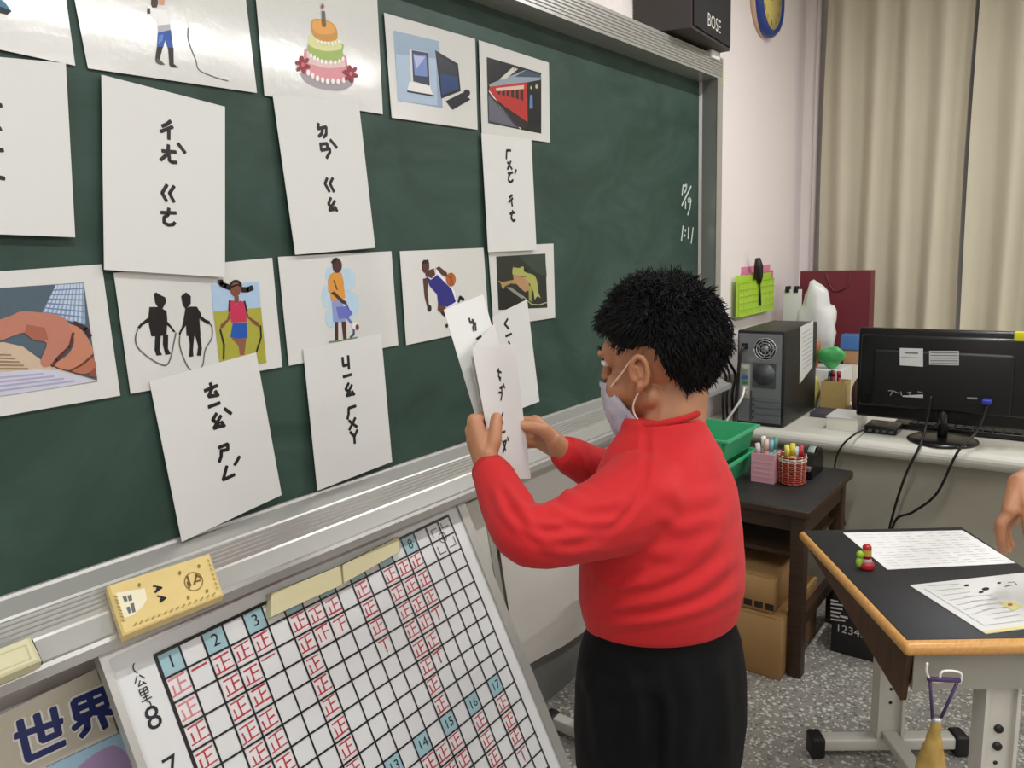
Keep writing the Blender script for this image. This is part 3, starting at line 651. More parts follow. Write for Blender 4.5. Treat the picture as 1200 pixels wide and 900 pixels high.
# second board leaning behind
wb2 = thing('leaning_panel', 'pale grey panel with a metal edge leaning behind the tally chart', 'panel', (1.1, -.17, 0))
def lean(x0, x1, z0, z1, h0, h1, name, m):
    f = lambda z: -.172+z*.148
    MB().loft([[(x, f(z)-h, z) for x, z in ((x0,z0),(x1,z0),(x1,z1),(x0,z1))] for h in (h0, h1)], smooth=False).build(name, m, wb2)
M_grey = mat('pale_grey_panel', '#c2beb3', .6, var=.04)
lean(.75, 1.435, .0, .80, -.008, 0, 'panel', M_grey); lean(1.43, 1.452, 0, .80, -.009, .003, 'edge_strip', M_alu)
# hanging paper
pl = Plane((1.6, .012, .5), (1,0,0), (0,0,1)); M_kraft = mat('grey_poster_back', '#c9c3bb', .7, var=.04, vscale=6, bump=.3, bscale=12)
q = [pl.px(*p) for p in [(574,570),(640,545),(740,515),(742,700),(690,736),(660,757),(634,770),(607,786)]]
o = MB().prism([pl.at(a, b) for a, b in q], (0,-.0012,0)).build('hanging_sheet', M_kraft)
tag(o, 'blank greyish paper sheet with a wavy lower edge hanging below the tray', 'paper')
# world map poster
pl = Plane((.3, -.035, .6), (1,0,0), unit((0,.1,1)))
pq = [(-120,895),(112,784),(190,1010),(-60,1100)]
o = sheet('map_poster', pl, pq, mat('poster_paper', '#cdc6b4', .4, var=.03), 'world map poster with large dark blue title characters below the tray', 'poster', None)
P = Print(pl, .0009); t = T(0,630,3.333)
P.poly(ink('#9fbfd2'), t((180,895),(470,760),(520,900),(560,1000),(200,1000))); P.poly(ink('#a68fb4'), smoothpath(t((300,900),(360,850),(440,810),(490,840),(520,900),(500,960),(320,960),(300,900)),3)); P.line(ink('#6f8aa0'), t((180,895),(470,760)), .002)
P.line(ink('#d9c99a'), t((-100,790),(20,735),(400,560)), .002)
SS = [t((58,775),(240,715)), t((75,715),(110,865)), t((110,865),(250,800)), t((140,690),(165,790)), t((205,665),(228,770)), t((165,790),(225,765)),
      t((285,640),(300,705)), t((285,640),(400,590)), t((400,590),(420,650)), t((300,705),(420,655)), t((345,615),(362,680)), t((292,672),(410,622)), t((360,680),(285,745)), t((362,680),(440,680)), t((335,700),(340,745),(315,775)), t((390,690),(410,740))]
for s in SS: P.line(ink('#f1efe6'), s, .017)
P.h += .0002
for s in SS: P.line(ink('#26306a'), s, .0105)
P.build('poster_print', o)

# ================================================================== speaker, clock, curtains
M_spk = mat('speaker_shell', '#3d3835', .6, var=.05, bump=.1, bscale=150); M_gril = mat('speaker_grille', '#1c1b1b', .85, bump=.5, bscale=400)
zs = 2.108
a, b, c = AZ(779,40,zs), AZ(810,32,zs), AZ(855,60,zs)
A1 = AZ(810,32,zs); B1 = AZ(855,60,zs); ux = unit((B1-A1)*V(1,1,0)); wS = np.linalg.norm((B1-A1)[:2]); uy = V(-ux[1], ux[0], 0)   # front face runs A1->B1
sp = thing('wall_speaker', 'black box loudspeaker mounted above the right end of the chalkboard', 'speaker', tuple((A1+B1)/2))
hS = .26
bl, br_ = V(A1[0]-.06, .024, zs), V(B1[0]-.01, .024, zs)
fr = [A1, B1, br_, bl]
MB().loft([[p for p in fr], [p+V(0,0,hS) for p in fr]], smooth=False).build('cabinet', M_spk, sp)
nf = -uy if np.dot(uy, V(0,1,0)) > 0 else uy
MB().loft([[A1+ux*.01+nf*h+V(0,0,.01), B1-ux*.01+nf*h+V(0,0,.01), B1-ux*.01+nf*h+V(0,0,hS-.01), A1+ux*.01+nf*h+V(0,0,hS-.01)] for h in (-.001, .006)], smooth=False).build('grille', M_gril, sp)
pl = Plane(A1+nf*.0062, ux, (0,0,1)); P = Print(pl, .0005); cx = pl.px(837, 28)
P.text(ink('#d8d6d0'), 'BOSE', cx, .06, 0, 0, 1.0); P.build('badge', sp)
MB().rbox((B1-V(.085,-.03,.03)).tolist(), (B1+V(-.01,.13,-.001)).tolist(), .004).build('bracket', M_white, sp)
ck = AY(896, 3, YW); cz = 2.475
clk = thing('wall_clock', 'round wall clock with a blue rim and yellow face on the front wall', 'clock', (3.615, YW-.02, cz))
MB().lathe([(.150,0),(.160,.012),(.158,.03),(.148,.044),(.134,.046),(.128,.036)], (3.615,YW-.001,cz), (0,-1,0), 40, cap=True).build('rim', mat('blue_plastic','#24408c',.35), clk)
MB().lathe([(.16,0),(.161,.006),(.15,.02)], (3.605,YW,cz), (0,-1,0), 40).build('case', mat('clock_case','#caa88e',.5), clk)
MB().lathe([(.129,0),(.129,.003)], (3.615,YW-.035,cz), (0,-1,0), 40).build('face', mat('clock_face','#e3d27a',.4), clk)
pl = Plane((3.615,YW-.0385,cz), (1,0,0), (0,0,1)); P = Print(pl, .0005)
for k in range(12):
    a = math.radians(90-30*(k+1)); P.text(ink('#6b4a3a'), str(k+1), (.1*math.cos(a), .1*math.sin(a)), .032)
P.line(M_ink, [(0,0),(-.04,.05)], .008, False); P.line(M_ink, [(0,0),(.02,.085)], .006, False); P.disc(M_ink, (0,0), .008, px=False); P.build('dial_print', clk)
M_cur = mat('curtain_cloth', '#c6bea8', .85, var=.05, vscale=4, bump=.2, bscale=250, sheen=.15)
def curtain(y0, y1, lab, seed, x=4.12):
    rn = random.Random(seed); n = int(abs(y1-y0)/.012); prof = []; ph = 0
    ws = []
    for i in range(n+1):
        yy = y0+(y1-y0)*i/n; s = mnoise.noise(Vector((yy*3.1, seed*3.7, 0)))
        a = .037+.03*mnoise.noise(Vector((yy*2.3, seed, 5)))
        ws.append((x+a*math.sin(yy*43+3.4*s)+.012*s, yy))
    mb = MB(); rows = []
    for j in range(13):
        z = .74+(2.9-.74)*j/12; k = 1-.25*(j/12)
        for off in (0,): pass
        rows.append([(x+(px_-x)*k+.008*math.sin(z*3+yy*9), yy+.006*math.sin(z*2.1+yy*20), z) for px_, yy in ws])
    N = len(ws)
    for off in (0, .003):
        mb.add([(p[0]+off, p[1], p[2]) for r in rows for p in r], [[j*N+i, j*N+i+1, (j+1)*N+i+1, (j+1)*N+i] for j in range(12) for i in range(N-1)], True)
    o = mb.build('curtain', M_cur); tag(o, lab, 'curtain', 'window curtains'); return o
curtain(-.10, -.735, 'beige pleated curtain hanging beside the pink wall corner', 1); curtain(-.75, -2.6, 'beige pleated curtain hanging behind the monitor, running out of the photo on the right', 2, 4.15)
tag(MB().cyl((4.15,YW-.02,2.92), (4.15,-2.7,2.92), .014, 12).build('curtain_rail', M_aluw), 'thin metal rail that carries the beige curtains', 'curtain rail')

# ================================================================== counter along the window wall
ZC, XC = .68, 2.95
M_ctr = mat('counter_laminate', '#d5d2c6', .4, var=.03); M_ctrw = mat('counter_front', '#b9b5a3', .6, var=.04, vscale=3)
nose = [(XC+.035,ZC)]+[(XC+.03+.03*math.cos(math.radians(a)), ZC-.03+.03*math.sin(math.radians(a))) for a in range(90, 271, 20)]+[(XC+.035,ZC-.06),(XC+.04,ZC-.045),(4.1,ZC-.045),(4.1,ZC)]
ct = thing('window_counter', 'long pale counter with rounded front edge below the curtains', 'counter', (3.5,-1.4,0))
MB().loft([[(x,YW-.001,z) for x,z in nose], [(x,-3.4,z) for x,z in nose]], smooth=False).build('worktop', M_ctr, ct)
MB().box((3.06,-3.4,0), (4.1,YW-.001,ZC-.046)).build('base', M_ctrw, ct)

# computer tower: seen from its back
M_case = mat('pc_case_black', '#1b1a19', .45, var=.1); M_steel = mat('pc_steel', '#8d9092', .4, .5, var=.05); M_steeld = mat('pc_steel_dark', '#55585a', .5, .4)
x0,x1,y0,y1,z0,z1 = 3.0,3.42,-.305,-.112,ZC+.004,1.068
pc = thing('computer_tower', 'black desktop computer tower with its grey back panel facing out on the counter', 'computer', ((x0+x1)/2,(y0+y1)/2,ZC))
MB().rbox((x0+.002,y0,z0),(x1,y1,z1),.006).build('case', M_case, pc)
for sy in (0,1):
    for sx in (.03,.36): MB().cyl((x0+sx,y0+.03+sy*.13,ZC), (x0+sx,y0+.03+sy*.13,z0+.002), .012, 10).build('foot', M_case, pc)
bk = Plane((x0,0,0), (0,-1,0), (0,0,1))                      # back panel, plane coordinates: (-y, z)
def bpn(name, ya, yb, za, zb, h0, h1, m, parent=pc): return MB().box((x0-h1, ya, za), (x0-h0, yb, zb)).build(name, m, parent)
bpn('back_panel', y0+.012, y1-.008, z0+.012, z1-.012, 0, .003, M_steel)
psu = bpn('power_supply', y0+.016, y1-.014, z1-.125, z1-.018, .003, .006, M_steel)
yc, zc = -.228, z1-.072
for r in (.044,.034,.024): MB().tube([(x0-.008, yc+r*math.cos(a*.2618), zc+r*math.sin(a*.2618)) for a in range(25)], .0022, 6).build('fan_grille', M_aluw, psu)
MB().lathe([(.046,0),(.046,.002)], (x0-.006,yc,zc), (-1,0,0), 28).build('fan_opening', M_dark, psu); MB().lathe([(.016,0),(.014,.003)], (x0-.008,yc,zc), (-1,0,0), 20).build('fan_hub', M_steel, psu)
for k in range(7):
    a = k*.8976; MB().tube([(x0-.0085, yc+.015*math.cos(a), zc+.015*math.sin(a)), (x0-.0085, yc+.033*math.cos(a+.35), zc+.033*math.sin(a+.35)), (x0-.0085, yc+.045*math.cos(a+.5), zc+.045*math.sin(a+.5))], .0022, 6).build('fan_spoke', M_steel, psu)
bpn('power_socket', -.158, -.134, z1-.075, z1-.052, .006, .012, M_dark, psu)
io = bpn('port_plate', -.168, -.128, z1-.275, z1-.135, .003, .005, mat('port_plate','#b9bcae',.4,.3))
for k, (h, cc) in enumerate(((.018,'#c9cdb6'),(.018,'#8d8f86'),(.022,'#3f63a8'),(.02,'#3c8a58'),(.018,'#c7c9c0'),(.016,'#d9b3bd'))):
    bpn('port', -.16, -.138, z1-.155-k*.021, z1-.155-k*.021+.013, .005, .010, mat('port_'+cc[1:], cc, .4), io)
MB().lathe([(.045,0),(.045,.002)], (x0-.003,-.225,z1-.175), (-1,0,0), 24).build('vent_disc', M_steeld, pc)
bpn('vent_panel', -.272, -.178, z1-.23, z1-.13, .003, .0045, M_steeld)
for k in range(4):
    s = bpn('expansion_slot', -.292, -.19, z0+.022+k*.026, z0+.04+k*.026, .003, .006, mat('slot_cover','#7f8487',.4,.4)); MB().cyl((x0-.003,-.184,z0+.031+k*.026),(x0-.008,-.184,z0+.031+k*.026),.004,8).build('screw', M_dark, s)
bpn('slot_rail', -.178, -.17, z0+.015, z0+.14, .003, .005, M_steeld)
pl = Plane((0,y0-.001,0), (1,0,0), (0,0,1))
o = sheet('notice_paper', pl, [(938,383),(953,376),(952,430),(937,450)], M_pap, 'white printed note taped to the side of the computer tower', 'paper', None)
P = Print(pl, .0009)
for k in range(9): P.line(ink('#8c8c90'), [(940.5,391+k*5.2),(950.5,385+k*5)], .003)
P.build('print', o)

# monitor, back towards us
MX = 3.05; ma = AX(1006,384,MX); mb_ = AX(1008,488,MX)
M_mon = mat('monitor_shell', '#101011', .28, var=.05); M_monm = mat('monitor_matt', '#0c0c0d', .5)
yl, zt, zb = ma[1], ma[2], mb_[2]; yr = yl-.56
mo = thing('computer_monitor', 'wide black computer monitor seen from behind on the counter', 'monitor', (MX+.02, (yl+yr)/2, ZC))
MB().rbox((MX+.012, yr, zb), (MX+.045, yl, zt), .008).build('bezel', M_mon, mo)
MB().rbox((MX-.006, yr+.012, zb+.045), (MX+.02, yl-.012, zt-.02), .012).build('back_cover', M_mon, mo)
MB().rbox((MX-.022, yr+.06, zb+.05), (MX, yl-.06, zt-.075), .014).build('rear_bulge', M_monm, mo)
MB().box((MX+.045, yr+.02, zb+.03), (MX+.047, yl-.02, zt-.02)).build('screen', mat('screen_glass','#0a0b0d',.1), mo)
bs = AZ(1105,516,ZC); by = bs[1]
MB().lathe([(.115,0),(.115,.006),(.10,.013),(.03,.018)], (MX+.03,by,ZC+.001), (0,0,1), 32).build('foot', M_mon, mo)
MB().cyl((MX+.02,by,ZC+.015), (MX+.01,by,zb+.09), .017, 16).build('neck', mat('neck_chrome','#4a4b4d',.25,.8), mo)
pl = Plane((MX-.0225,0,0), (0,-1,0), (0,0,1)); P = Print(pl, .0006); t = T(980,360,4.5)
P.poly(ink('#d9d9d6'), t((335,215),(458,218),(458,314),(335,306))); P.line(ink('#77777a'), t((340,262),(455,268)), .002); P.line(ink('#77777a'), t((362,240),(430,243)), .006)
P.build('rear_label', mo); P = Print(pl, .0006); P.poly(ink('#c7c7c4'), t((490,230),(647,230),(647,307),(490,303)))
for k in range(5): P.line(ink('#6f6f72'), t((498,240+k*14),(640,241+k*14)), .003)
P.build('rear_label', mo); P = Print(pl, .0006)
for s in (t((275,440),(300,440),(285,465)), t((300,440),(330,455)), t((340,445),(345,465)), t((375,450),(395,448),(380,468)), t((430,445),(455,450))): P.line(ink('#9a9a9c'), s, .003)
P.build('port_marking', mo); P = Print(pl, .0006)
P.poly(ink('#c9c9c9'), t((350,466),(458,460),(458,478),(350,472))); P.poly(ink('#8f8f90'), t((690,474),(745,476),(745,486),(690,484))); P.build('port_marking', mo)
MB().rbox((MX-.008, yr+.004, zt-.028), (MX+.014, AX(1189,390,MX)[1], zt+.003), .002).build('yellow_tag', mat('yellow_sticker','#e6e02e',.5), mo)
vg = AX(1157,470,MX-.03); MB().rbox((vg-V(.03,.014,.008)).tolist(), (vg+V(.012,.014,.008)).tolist(), .003).build('video_plug', mat('blue_plug','#2d3aa8',.4), mo)
M_cab = mat('black_cable', '#141414', .5)
def cable(name, pts, r, m, label, n=6): 
    o = MB().tube(smoothpath(pts, n), r, 8).build(name, m); tag(o, label, 'cable'); return o
cable('monitor_cable', [AX(1091,464,MX-.027), AX(1085,500,MX-.04), AX(1078,522,2.94), AX(1060,560,2.93), AX(1044,612,2.95), AX(1035,660,2.98)], .0045, M_cab, 'black cable dropping from the middle of the monitor over the counter edge')
o = cable('monitor_cable', [AX(1157,475,MX-.05), AX(1145,505,MX-.07), AX(1122,530,2.92), AX(1098,578,2.93), AX(1070,600,2.94), AX(1048,612,2.96), AX(1038,665,2.98)], .0045, M_cab, 'black cable with a blue plug dropping from the right of the monitor')
cable('counter_cable', [V(3.07,-.62,ZC+.008), AZ(1018,503,ZC+.006), AX(1003,508,2.94), AX(985,525,2.935), AX(978,550,2.94), AX(985,580,2.94), AX(990,615,2.98)], .0035, M_cab, 'thin black cable looping off the counter edge left of the monitor')

# small things on the counter
def boxthing(name, lo, hi, m, label, cat, r=.003, group=None):
    o = MB().rbox(lo, hi, r).build(name, m); tag(o, label, cat, group); return o
kb = thing('keyboard', 'long black keyboard lying behind the monitor foot', 'keyboard', (3.2,-.93,ZC))
MB().rbox((3.20,-1.25,ZC+.001),(3.35,-.66,ZC+.022),.006).build('base', M_mon, kb)
mbk = MB()
for i in range(5):
    for j in range(17): mbk.rbox((3.21+i*.027,-1.24+j*.031,ZC+.021),(3.233+i*.027,-1.213+j*.031,ZC+.028),.002,1)
mbk.build('keys', M_dark, kb)['kind'] = 'stuff'
o = MB().box((3.37,-1.15,ZC+.001),(3.70,-.72,ZC+.003)).build('paper_sheet', M_pap); tag(o, 'white paper lying on the counter behind the keyboard', 'paper')
rt = thing('network_box', 'small black network box on the counter left of the monitor foot', 'router', (3.12,-.66,ZC)); MB().rbox((3.08,-.70,ZC),(3.2,-.585,ZC+.03),.006).build('body', M_mon, rt)
for k in range(4): MB().rbox((3.074,-.69+k*.025,ZC+.006),(3.082,-.675+k*.025,ZC+.018),.002,1).build('socket', M_steeld, rt)
for k in range(4): boxthing('magazine', (3.40+.01*k,-1.42,ZC+.001+k*.007),(3.60+.01*k,-1.18-.005*k,ZC+.0075+k*.007), mat('mag%d'%k, ('#e4e2dc','#9fb0c4','#e9e7e2','#c9c2b4')[k],.4), ('lowest','second','third','topmost')[k]+' magazine in the small pile at the right end of the counter', 'magazine', .001, 'magazines on the counter')
nb = thing('white_book', 'thick white paperbound book lying on the counter between tower and monitor', 'book', AZ(985,500,ZC)); q = AZ(968,503,ZC); bx, byy = q[0], q[1]
MB().rbox((bx,byy-.115,ZC+.004),(bx+.16,byy,ZC+.05),.002).build('page_block', mat('page_block','#e6e1d4',.8,bump=.4,bscale=300), nb); MB().rbox((bx-.003,byy-.118,ZC+.05),(bx+.165,byy+.003,ZC+.053),.001).build('cover', M_pap, nb); MB().rbox((bx-.003,byy-.118,ZC),(bx+.165,byy+.003,ZC+.004),.001).build('cover', M_pap, nb)
boxthing('dark_notebook', (bx+.19,byy-.05,ZC+.001),(bx+.42,byy+.12,ZC+.02), mat('notebook_cover','#4a4650',.5), 'dark grey notebook lying flat beside the white book', 'notebook')
# wooden pen box with pens
px0, byy = AZ(961,477,ZC+.02)[0], AZ(961,477,ZC+.02)[1]-.03; wbx = thing('wooden_pen_box', 'square wooden pen box standing on the dark notebook', 'pen box', (px0+.04,byy-.02,ZC+.02)); M_wd = mat('pale_wood','#b59a5e',.6,var=.12,vscale=30)
za, zz = ZC+.0205, ZC+.135
for nm, lo, hi in (('side',(px0,byy-.07,za),(px0+.006,byy+.03,zz)), ('side',(px0+.084,byy-.07,za),(px0+.09,byy+.03,zz)), ('side',(px0+.006,byy-.07,za),(px0+.084,byy-.064,zz)), ('side',(px0+.006,byy+.024,za),(px0+.084,byy+.03,zz)), ('bottom',(px0+.006,byy-.064,za),(px0+.084,byy+.024,za+.005))): MB().box(lo, hi).build(nm, M_wd, wbx)
for k, (dx, dy, hx, nm) in enumerate(((.03,-.042,'#8e1f2b','red'),(.05,-.03,'#a32533','crimson'),(.03,-.01,'#7a1a26','dark red'),(.06,.008,'#3a2a24','brown'),(.025,.012,'#26221f','black'))):
    p0 = V(px0+dx, byy+dy, za+.006); p1 = p0+V(.004*(k-2),-.003*(k-1),.128); mk = MB().cyl(p0, p1, .007, 10).build('marker_pen', mat('pen_'+hx[1:], hx, .4)); tag(mk, nm+' marker standing in the wooden pen box', 'marker', 'markers in the wooden pen box'); MB().cyl(p1, p1+unit(p1-p0)*.02, .0078, 10).build('cap', mat('pen_'+hx[1:], hx, .4), mk)
# clutter between tower and monitor
bg = AX(938,318,3.8); bg2 = AX(1021,312,3.8)
mg = thing('maroon_bag', 'dark maroon paper bag standing against the curtain', 'bag', (3.84,(bg[1]+bg2[1])/2,ZC)); M_mar = mat('maroon_paper','#6e2430',.45,var=.1,vscale=6,bump=.5,bscale=9)
ya, yb_ = bg2[1], bg[1]
MB().loft([[(3.80+dx*s,y,z) for dx,y in ((0,yb_),(0,(ya+yb_)/2),(0,ya),(.1,ya),(.1-.02*s,(ya+yb_)/2),(.1,yb_))] for z, s in ((ZC+.002,1),(ZC+.2,1),(ZC+.38,.95),(bg[2],.8))], smooth=False).build('body', M_mar, mg)
MB().tube(smoothpath([(3.8,ya+.09,bg[2]-.01),(3.795,ya+.1,bg[2]-.07),(3.795,ya+.16,bg[2]-.09),(3.8,ya+.2,bg[2]-.01)]), .004, 6).build('handle', M_mar, mg)
def lump(name, c, r, m, label, cat, seed, amp=.35, sc=9, voxel=None):
    mb = MB().ell(c, r, 28, 18); 
    out = []
    for p in mb.v:
        d = V(*p)-V(*c); n = mnoise.noise(Vector(d*sc+seed))+.5*mnoise.noise(Vector(d*sc*2.3+seed*2)); k = 1+amp*n; q = V(*c)+d*k
        q[2] = max(q[2], c[2]-r[2]*.96); out.append(tuple(q))
    mb.v = out; mb.sm = [True]*len(mb.f); o = mb.build(name, m); tag(o, label, cat); return o
M_plas = mat('thin_white_plastic', '#dfe0dc', .3, var=.05, alpha=.92, bump=.8, bscale=30)
ca, cb = AX(940,432,3.46), AX(985,432,3.46); ztp = ca[2]
boxthing('white_carton', (3.46,cb[1],ZC+.001),(3.66,ca[1],ztp), M_pap, 'plain white carton under the plastic bag and packets', 'box')
b0, b1 = AX(932,345,3.6), AX(985,345,3.6); zb_ = ztp; zt_ = b0[2]+.02
lump('plastic_bag', (3.60,(b0[1]+b1[1])/2,(zt_+zb_)/2+.012), (.05,.085,(zt_-zb_)/2), M_plas, 'crumpled translucent white plastic bag behind the computer tower', 'plastic bag', 3.1, .3, 14)
g0 = AX(970,415,3.47); lump('snack_packet', (3.495,g0[1]-.005,ztp+.052), (.022,.055,.05), mat('green_packet','#4fae62',.3,var=.3,vscale=20,bump=.5), 'shiny green snack packet behind the wooden pen box', 'packet', 7.7, .4, 18)
g1 = AX(962,388,3.47); lump('orange_packet', (3.50,g1[1]+.035,ztp+.075), (.018,.026,.075), mat('orange_packet','#b06a34',.35,var=.5,vscale=40), 'small orange and brown packet beside the green one', 'packet', 2.2, .3, 18)
c = AX(998,400,3.62); 
boxthing('cream_carton', (3.67,c[1]-.07,ZC+.001),(3.74,c[1]+.05,ZC+.17), mat('cream_carton','#d9d2c2',.6), 'cream carton at the bottom of the box pile left of the monitor', 'box')
boxthing('tan_carton', (3.67,c[1]-.065,ZC+.171),(3.74,c[1]+.045,ZC+.235), mat('tan_carton','#b88a63',.6), 'tan carton in the middle of the box pile left of the monitor', 'box')
boxthing('blue_carton', (3.665,c[1]-.08,ZC+.236),(3.74,c[1]+.06,ZC+.305), mat('blue_carton','#4d78b4',.45), 'blue carton on top of the box pile left of the monitor', 'box')
c = AX(999,455,3.38); lump('brown_pouch', (3.39,c[1]-.03,ZC+.085), (.03,.04,.085), mat('brown_pouch','#4e3528',.5,var=.3,vscale=15), 'small dark brown pouch squeezed in beside the monitor', 'pouch', 5.5, .25)
c = AX(952,445,3.43)+V(0,.01,0); o = MB().loft([[(3.44+.012*math.sin(z*40),c[1]+.018+.01*math.sin(z*25),z),(3.46,c[1]-.004,z),(3.445,c[1]-.03+.01*math.sin(z*31),z),(3.43,c[1]-.004,z)] for z in [ZC+.001+.02*k for k in range(8)]]).build('yellow_cloth', mat('yellow_cloth','#d8cf74',.8,var=.1)); tag(o, 'small pale yellow cloth bunched behind the computer tower', 'cloth')
# white file panel with clips
c = AX(928,350,3.75); fpn = thing('file_panel', 'narrow white panel with two dark clips standing behind the tower', 'file', (3.75,c[1],ZC)); MB().rbox((3.745,c[1]-.045,ZC),(3.76,c[1]+.04,c[2]+.045),.002).build('board', M_pap, fpn)
for k in (-1,1): MB().rbox((3.738,c[1]+k*.02-.01,c[2]+.03),(3.768,c[1]+k*.02+.01,c[2]+.06),.003).build('clip', M_dark, fpn)
# mesh pockets on the wall
def pocket(name, q, hexc, label, yy, d):
    pl = Plane((0,yy,0), (1,0,0), (0,0,1)); r = [pl.px(*p) for p in q]; xa, xb = r[0][0], r[1][0]; zt_, zb_ = r[0][1], r[2][1]
    th = thing(name, label, 'wall pocket', ((xa+xb)/2, yy+d/2, zb_)); m = mat('mesh_'+hexc[1:], hexc, .3, alpha=.8)
    for k in range(9): MB().box((xa+(xb-xa)*k/8-.002,yy,zb_),(xa+(xb-xa)*k/8+.002,yy+.003,zt_)).build('upright', m, th)
    for k in range(6): MB().box((xa,yy-.001,zb_+(zt_-zb_)*k/5-.002),(xb,yy+.002,zb_+(zt_-zb_)*k/5+.002)).build('crossbar', m, th)
    MB().box((xa,yy+.003,zb_),(xb,yy+.005,zt_)).build('front_sheet', m, th); MB().box((xa,yy+.003,zb_-.003),(xb,yy+d,zb_)).build('bottom', m, th); MB().box((xa,yy+d-.003,zb_),(xb,yy+d,zt_+.03)).build('back_sheet', m, th)
    for x in (xa, xb-.003): MB().box((x,yy+.003,zb_),(x+.003,yy+d,zt_)).build('side_sheet', m, th)
    return th
pocket('mesh_pocket', [(867,332),(907,332),(907,362)], '#c6ee4e', 'lime green mesh pocket on the wall above the computer tower', -.012, .020)
pocket('mesh_pocket', [(873,321),(906,321),(906,334)], '#ff9cc0', 'pink mesh pocket behind the lime green one on the wall', .011, .0185)
c0 = AY(889,330,-.019); c1 = AY(889,302,-.019)
br = thing('black_brush', 'black handled tool standing in the lime green pocket', 'brush', tuple(c0)); MB().tube([AY(891,358,-.019),AY(890,332,-.019)], .005, 8).build('handle', M_dark, br); MB().tube([AY(890,333,-.019),AY(889,325,-.019),AY(889,312,-.019),AY(888,303,-.019)], [.006,.02,.021,.012], 10).build('head', M_dark, br)
# cables hanging between frame and tower
for k, (x, xx, rr, h, nm) in enumerate(((2.99,0,.006,'#1a1a1a','nearest the chalkboard frame'),(3.03,.01,.005,'#2a2a2a','second from the chalkboard frame'),(3.09,-.02,.006,'#151515','beside the computer tower'))):
    o = MB().tube(smoothpath([(x,YW-.02,1.12-.03*k),(x+.03,YW-.05,1.14-.02*k),(x+.06+xx,YW-.07,1.05),(x+.02+xx,YW-.06,.95),(x+.05,YW-.08,.86),(x+.02,YW-.08,.78),(x+.03,YW-.08,ZC+.004)]), rr, 8).build('hanging_cable', mat('cable_'+h[1:],h,.5)); tag(o, 'dark cable hanging on the wall, '+nm, 'cable', 'cables by the tower')
o = MB().tube(smoothpath([(x0-.008,-.147,z0+.15),(x0-.05,-.15,z0+.11),(2.93,-.1,z0+.02),(2.905,-.06,.62),(2.90,-.03,.5)]), .005, 8).build('white_cable', M_white); tag(o, 'white cable plugged into the back of the computer tower', 'cable')
o = MB().tube(smoothpath([(x0-.01,-.146,z1-.063),(x0-.04,-.14,z1-.1),(x0-.03,-.125,z1-.25),(x0-.04,-.12,ZC+.03),(2.93,-.13,.64),(2.91,-.14,.5)]), .007, 8).build('power_cable', M_cab); tag(o, 'thick black power cable running down the left of the tower', 'cable')

# ================================================================== people
def skin_mat(name, a, b):
    m = ramp_mat(name, [(.3, a), (.7, b)], 'NOISE', 14, .5); p = m.node_tree.nodes['Principled BSDF']
    p.inputs['Subsurface Weight'].default_value = .08; p.inputs['Subsurface Radius'].default_value = (.01, .004, .002); p.inputs['Subsurface Scale'].default_value = .3
    return m
M_skin = skin_mat('skin_warm', '#ab7452', '#b98562')
M_hair = mat('black_hair', '#0a0909', .62, var=.3, vscale=40, spec=.25)
def head_frame(c, f, upish=(0,0,1)):
    f = unit(f); r = unit(np.cross(f, upish)); u = np.cross(r, f); return V(*c), r, f, u
def HL(hf, r, f, u): c, R_, F_, U_ = hf; return c+R_*r+F_*f+U_*u
def add_head(mb, hf):
    Mx = np.stack(hf[1:], 1); E_ = lambda p, r: mb.ell(HL(hf, *p), r, 22, 14, Mx)
    E_((0,-.012,.022), (.073,.092,.083)); E_((0,.028,-.040), (.057,.056,.064)); E_((0,.055,.018), (.056,.032,.035))
    for s in (-1, 1):
        mb.cap(HL(hf, s*.048,-.005,-.058), HL(hf, s*.014,.058,-.092), .020, .017)
        E_((s*.036,.052,-.042), (.026,.028,.030)); E_((s*.030,.074,.020), (.024,.012,.009))
        # ear: bowl, rim and lobe
        cE = HL(hf, s*.078,-.008,-.014); rim = []
        for k in range(15):
            a = math.radians(-70+k*20.5); rim.append(cE+hf[1]*s*(.007+.004*math.cos(a-2.2))+hf[2]*(-.015*math.cos(a)*.9-.003*math.sin(a))*-1*-1+hf[3]*(.025*math.sin(a)+.001))
        mb.tube(rim, .0048, 8); E_((s*.076,-.006,-.014), (.006,.013,.024)); mb.cap(HL(hf, s*.080,-.004,-.036), HL(hf, s*.079,.0,-.042), .007, .006)
        mb.tube([HL(hf, s*.081,.004,.0), HL(hf, s*.084,-.006,-.006), HL(hf, s*.083,-.006,-.02), HL(hf, s*.081,.002,-.03)], .004, 8)
    E_((0,.062,-.094), (.019,.017,.016)); mb.cap(HL(hf, 0,.082,.012), HL(hf, 0,.095,-.018), .008, .010); E_((0,.096,-.022), (.012,.010,.009))
    for s in (-1, 1): E_((s*.011,.090,-.025), (.008,.008,.007))
    E_((0,.084,-.056), (.024,.010,.007)); E_((0,.083,-.066), (.021,.010,.007))
def face_parts(hf, root):
    Mx = np.stack(hf[1:], 1); Mw, Mi = mat('eye_white', '#e8e4df', .2), mat('eye_iris', '#2a1a12', .15)
    for s in (-1, 1):
        e = MB().ell(HL(hf, s*.030,.0745,.004), (.0125,.011,.0085), 14, 10, Mx).build('eye', Mw, root)
        MB().ell(HL(hf, s*.030,.0835,.004), (.0055,.0035,.0055), 12, 8, Mx).build('iris', Mi, e)
        MB().tube([HL(hf, s*.018,.0835,.011), HL(hf, s*.030,.0845,.0135), HL(hf, s*.043,.075,.009)], .0018, 6).build('eyelid', M_hair, root)
        MB().tube([HL(hf, s*.014,.088,.024), HL(hf, s*.030,.087,.029), HL(hf, s*.048,.073,.025)], [.0022,.0032,.0015], 6).build('eyebrow', M_hair, root)
